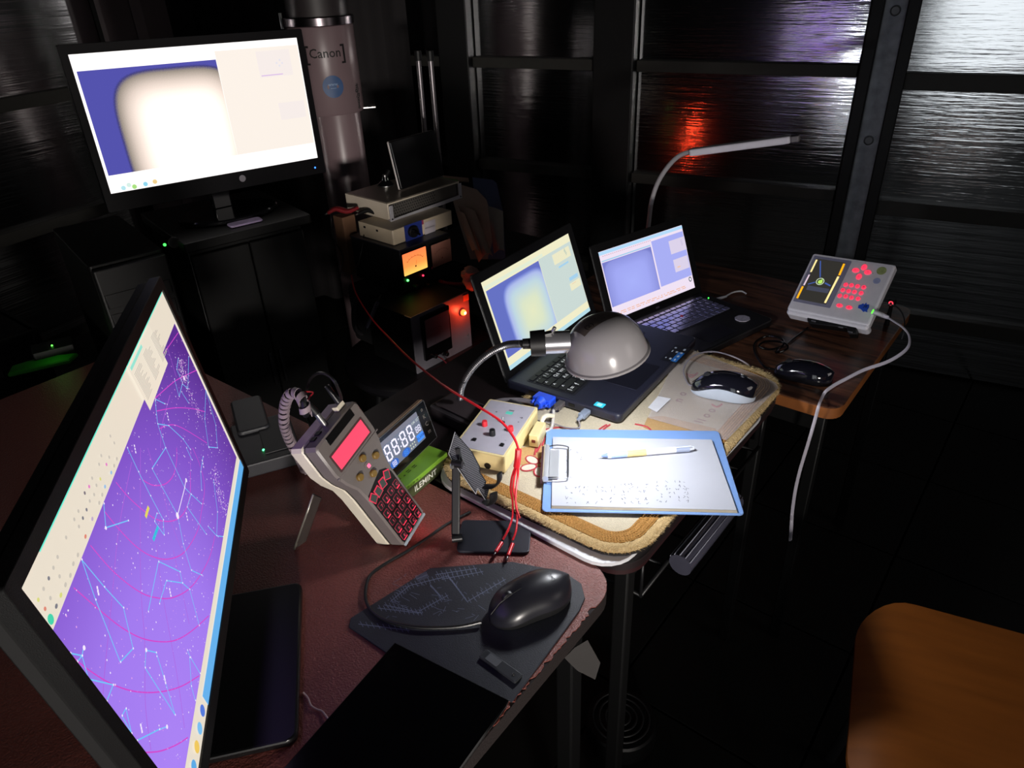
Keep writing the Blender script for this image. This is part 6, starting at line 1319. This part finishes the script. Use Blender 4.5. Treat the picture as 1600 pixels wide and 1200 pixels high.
fprism(G(), [a6(*p) for p in ((525, 668), (955, 755), (945, 852), (880, 850), (860, 800), (560, 765), (535, 740))], .006, .030, .002, 0, Kl).build('bracket', mat('deep_black_metal', '08080a', .5), ksd)
for p in ((588, 748), (895, 838), (815, 800)):
    c = a6(*p); fprism(G(), rr(.011, .003, .001, *c), .003, .007, .001, 0, Kl).build('catch', mat('worn_catch_metal', '8a8a92', .3, .8), ksd)
for x in (-.04, .04):
    G().cyl((x, .085, .006), (x, .10, .075), .004).build('rear_strut', BLK, ksd)
# white cable from its side
zk = ZD + .004
c0, c1_ = at(1364, 487, .80), at(1385, 495, .792)
wcb = cab('white_flat_cable', [c1_, at(1398, 503, .788), at(1411, 512, .78), at(1420, 524, .765), at(1420, 540, .752), at(1408, 553, .74), at(1385, 566, .728), at(1350, 578, zk + .008), at(1322, 592, zk + .003), at(1305, 601, zk + .002), at(1292, 610, zk + .002), at(1286, 618, zk - .002)] + [aty(x, y, 1.355) for x, y in ((1280, 632), (1275, 650), (1268, 675), (1259, 705), (1250, 735), (1243, 765), (1238, 800), (1236, 830))] + [at(1232, 880, .12), at(1226, 930, .03), at(1222, 965, .005)], .0038, mat('lilac_white_cable', 'd6d2e2', .35), 'white flat network cable looping from the keypad box down to the floor', flat=.35)
dp = c1_ - c0; o = G().cyl(c0, c0 + dp * .75, .0065, .006, 4).build('network_plug', mat('clear_white_plug', 'cfcfd8', .25), wcb); G().cyl(c0 + dp * .7, c1_ + dp * .15, .005, .0042, 12).build('plug_boot', mat('lilac_white_cable', 'b8b4c6', .35), wcb)
G().cyl(c0 - dp * .06, c0, .0055, .0055, 8).build('plug_light', mat('glow_green_socket', '60ff40', emit=1.6, var=0), wcb)
cab('thin_black_lead', [at(1370, 478, .795), at(1385, 475, .80), at(1402, 480, .80), at(1412, 495, .79), at(1413, 515, .77), at(1409, 530, .75)], .0016, RUB, 'thin black lead curving beside the white cable behind the keypad box')
# red ring light on the wall side
rl = thing('ring_light', 'tiny red glowing ring of a switch beyond the keypad box', 'switch', place(tuple(at(1392, 474, .77)), D(-18)))
g = G(); g.tube([(.0042 * math.cos(t * PI / 10), 0, .0042 * math.sin(t * PI / 10)) for t in range(21)], .0013, 6, sub=1); g.build('ring', mat('glow_red_ring', 'ff4054', emit=1.6, var=0), rl)
G().plate(.016, .016, .012, .003, .001, (0, 0, 0), 0, Matrix.Translation((0, .0135, 0)) @ FR).build('body', BLK, rl); G().cyl((0, .008, -.008), (0, .008, ZD - .77), .004, .006).build('stem', BLK, rl)
# ================================================================ CHAIR, HANGING CLOTH, FLOOR FAN
CH = place((.315, .945, 0), D(2))
chr_ = thing('chair', 'orange-brown moulded plywood chair at the lower right of the photo', 'chair', CH)
PLY = mat('orange_plywood', '94541f', .38, var=.15, scale=6, stretch=(1, 8, 1)); n = 24; g = G()
def seatpt(u, v, dz=0):
    x = (u - .5) * .40; y = (v - .5) * .40
    edge = max(0, -x - .10) ** 2 * 6; return (x, y, .468 - edge * .5 - .012 * (1 - (2 * v - 1) ** 2) * (1 - (2 * u - 1) ** 2) + dz)
out = rr(.40, .42, .09, 0, 0, 8); rings = []
def zz_(x, y): return .470 - max(0, -x - .12) ** 2 * 5 - .010 * max(0, 1 - (x / .2) ** 2) * max(0, 1 - (y / .2) ** 2)
for f_ in (0.02, .3, .55, .75, .9, 1.0): rings.append([(p[0] * f_, p[1] * f_, zz_(p[0] * f_, p[1] * f_)) for p in out])
rings.append([(p[0] * 1.0, p[1] * 1.0, zz_(p[0], p[1]) - .012) for p in out])
for f_ in (.9, .5, 0.02): rings.append([(p[0] * f_, p[1] * f_, zz_(p[0] * f_, p[1] * f_) - .012) for p in out])
g.loops(rings); g.build('seat', PLY, chr_)
g = G(); bo_ = [(.19 + .03 * math.cos(t) * 0, y_, z_) for t in (0,) for y_, z_ in ()]
bk = rr(.34, .26, .07, 0, 0, 8); rings = [[(.20 - .55 * p[0] ** 2 * f_ + off, p[0] * f_, .74 + p[1] * f_) for p in bk] for f_, off in ((.02, 0), (.5, 0), (1, 0), (1, .012), (.5, .012), (.02, .012))]
g.loops(rings); g.build('backrest', PLY, chr_)
for x, y in ((-.15, -.16), (-.15, .16), (.16, -.16), (.16, .16)): G().cyl((x * 1.15, y * 1.15, 0), (x * .85, y * .85, .455), .011, n=12).build('leg', mat('chair_steel', '6a6a6c', .3, .8), chr_)
for y in (-.12, .12): G().tube([(.12, y, .45), (.19, y, .47), (.215, y, .55), (.212, y, .72)], .009, 10).build('back_post', mat('chair_steel', '6a6a6c', .3, .8), chr_)
hcl = [atd(x, y, 1.06) for x, y in ((900, 1000), (912, 992), (938, 1035), (932, 1062), (903, 1050), (885, 1030))]
sheet3('hanging_cloth', [(898, 1012), (918, 1000), (938, 1036), (930, 1062), (902, 1048), (882, 1028)], [1.0, 1.0, 1.01, 1.02, 1.02, 1.01], .002, mat('grey_rag', '2e2b2a', .8), 'grey rag hanging from under the right edge of the red desk', 'cloth')
DR = thing('floor_fan', 'dim black fan grille of concentric rings on the floor at the bottom', 'fan', Matrix.Translation((-.290, .985, 0)))
G().lathe([(.075, 0), (.078, .004), (.078, .05), (.074, .055)], 36).build('housing', mat('deep_black_metal', '08080a', .5), DR)
RGM = mat('dim_grey_ring', '2a2a2c', .5)
for r_ in (.020, .034, .048, .062): G().tube([(r_ * math.cos(t * PI / 18), r_ * math.sin(t * PI / 18), .058) for t in range(37)], .0022, 6, sub=1).build('grille_ring', RGM, DR)
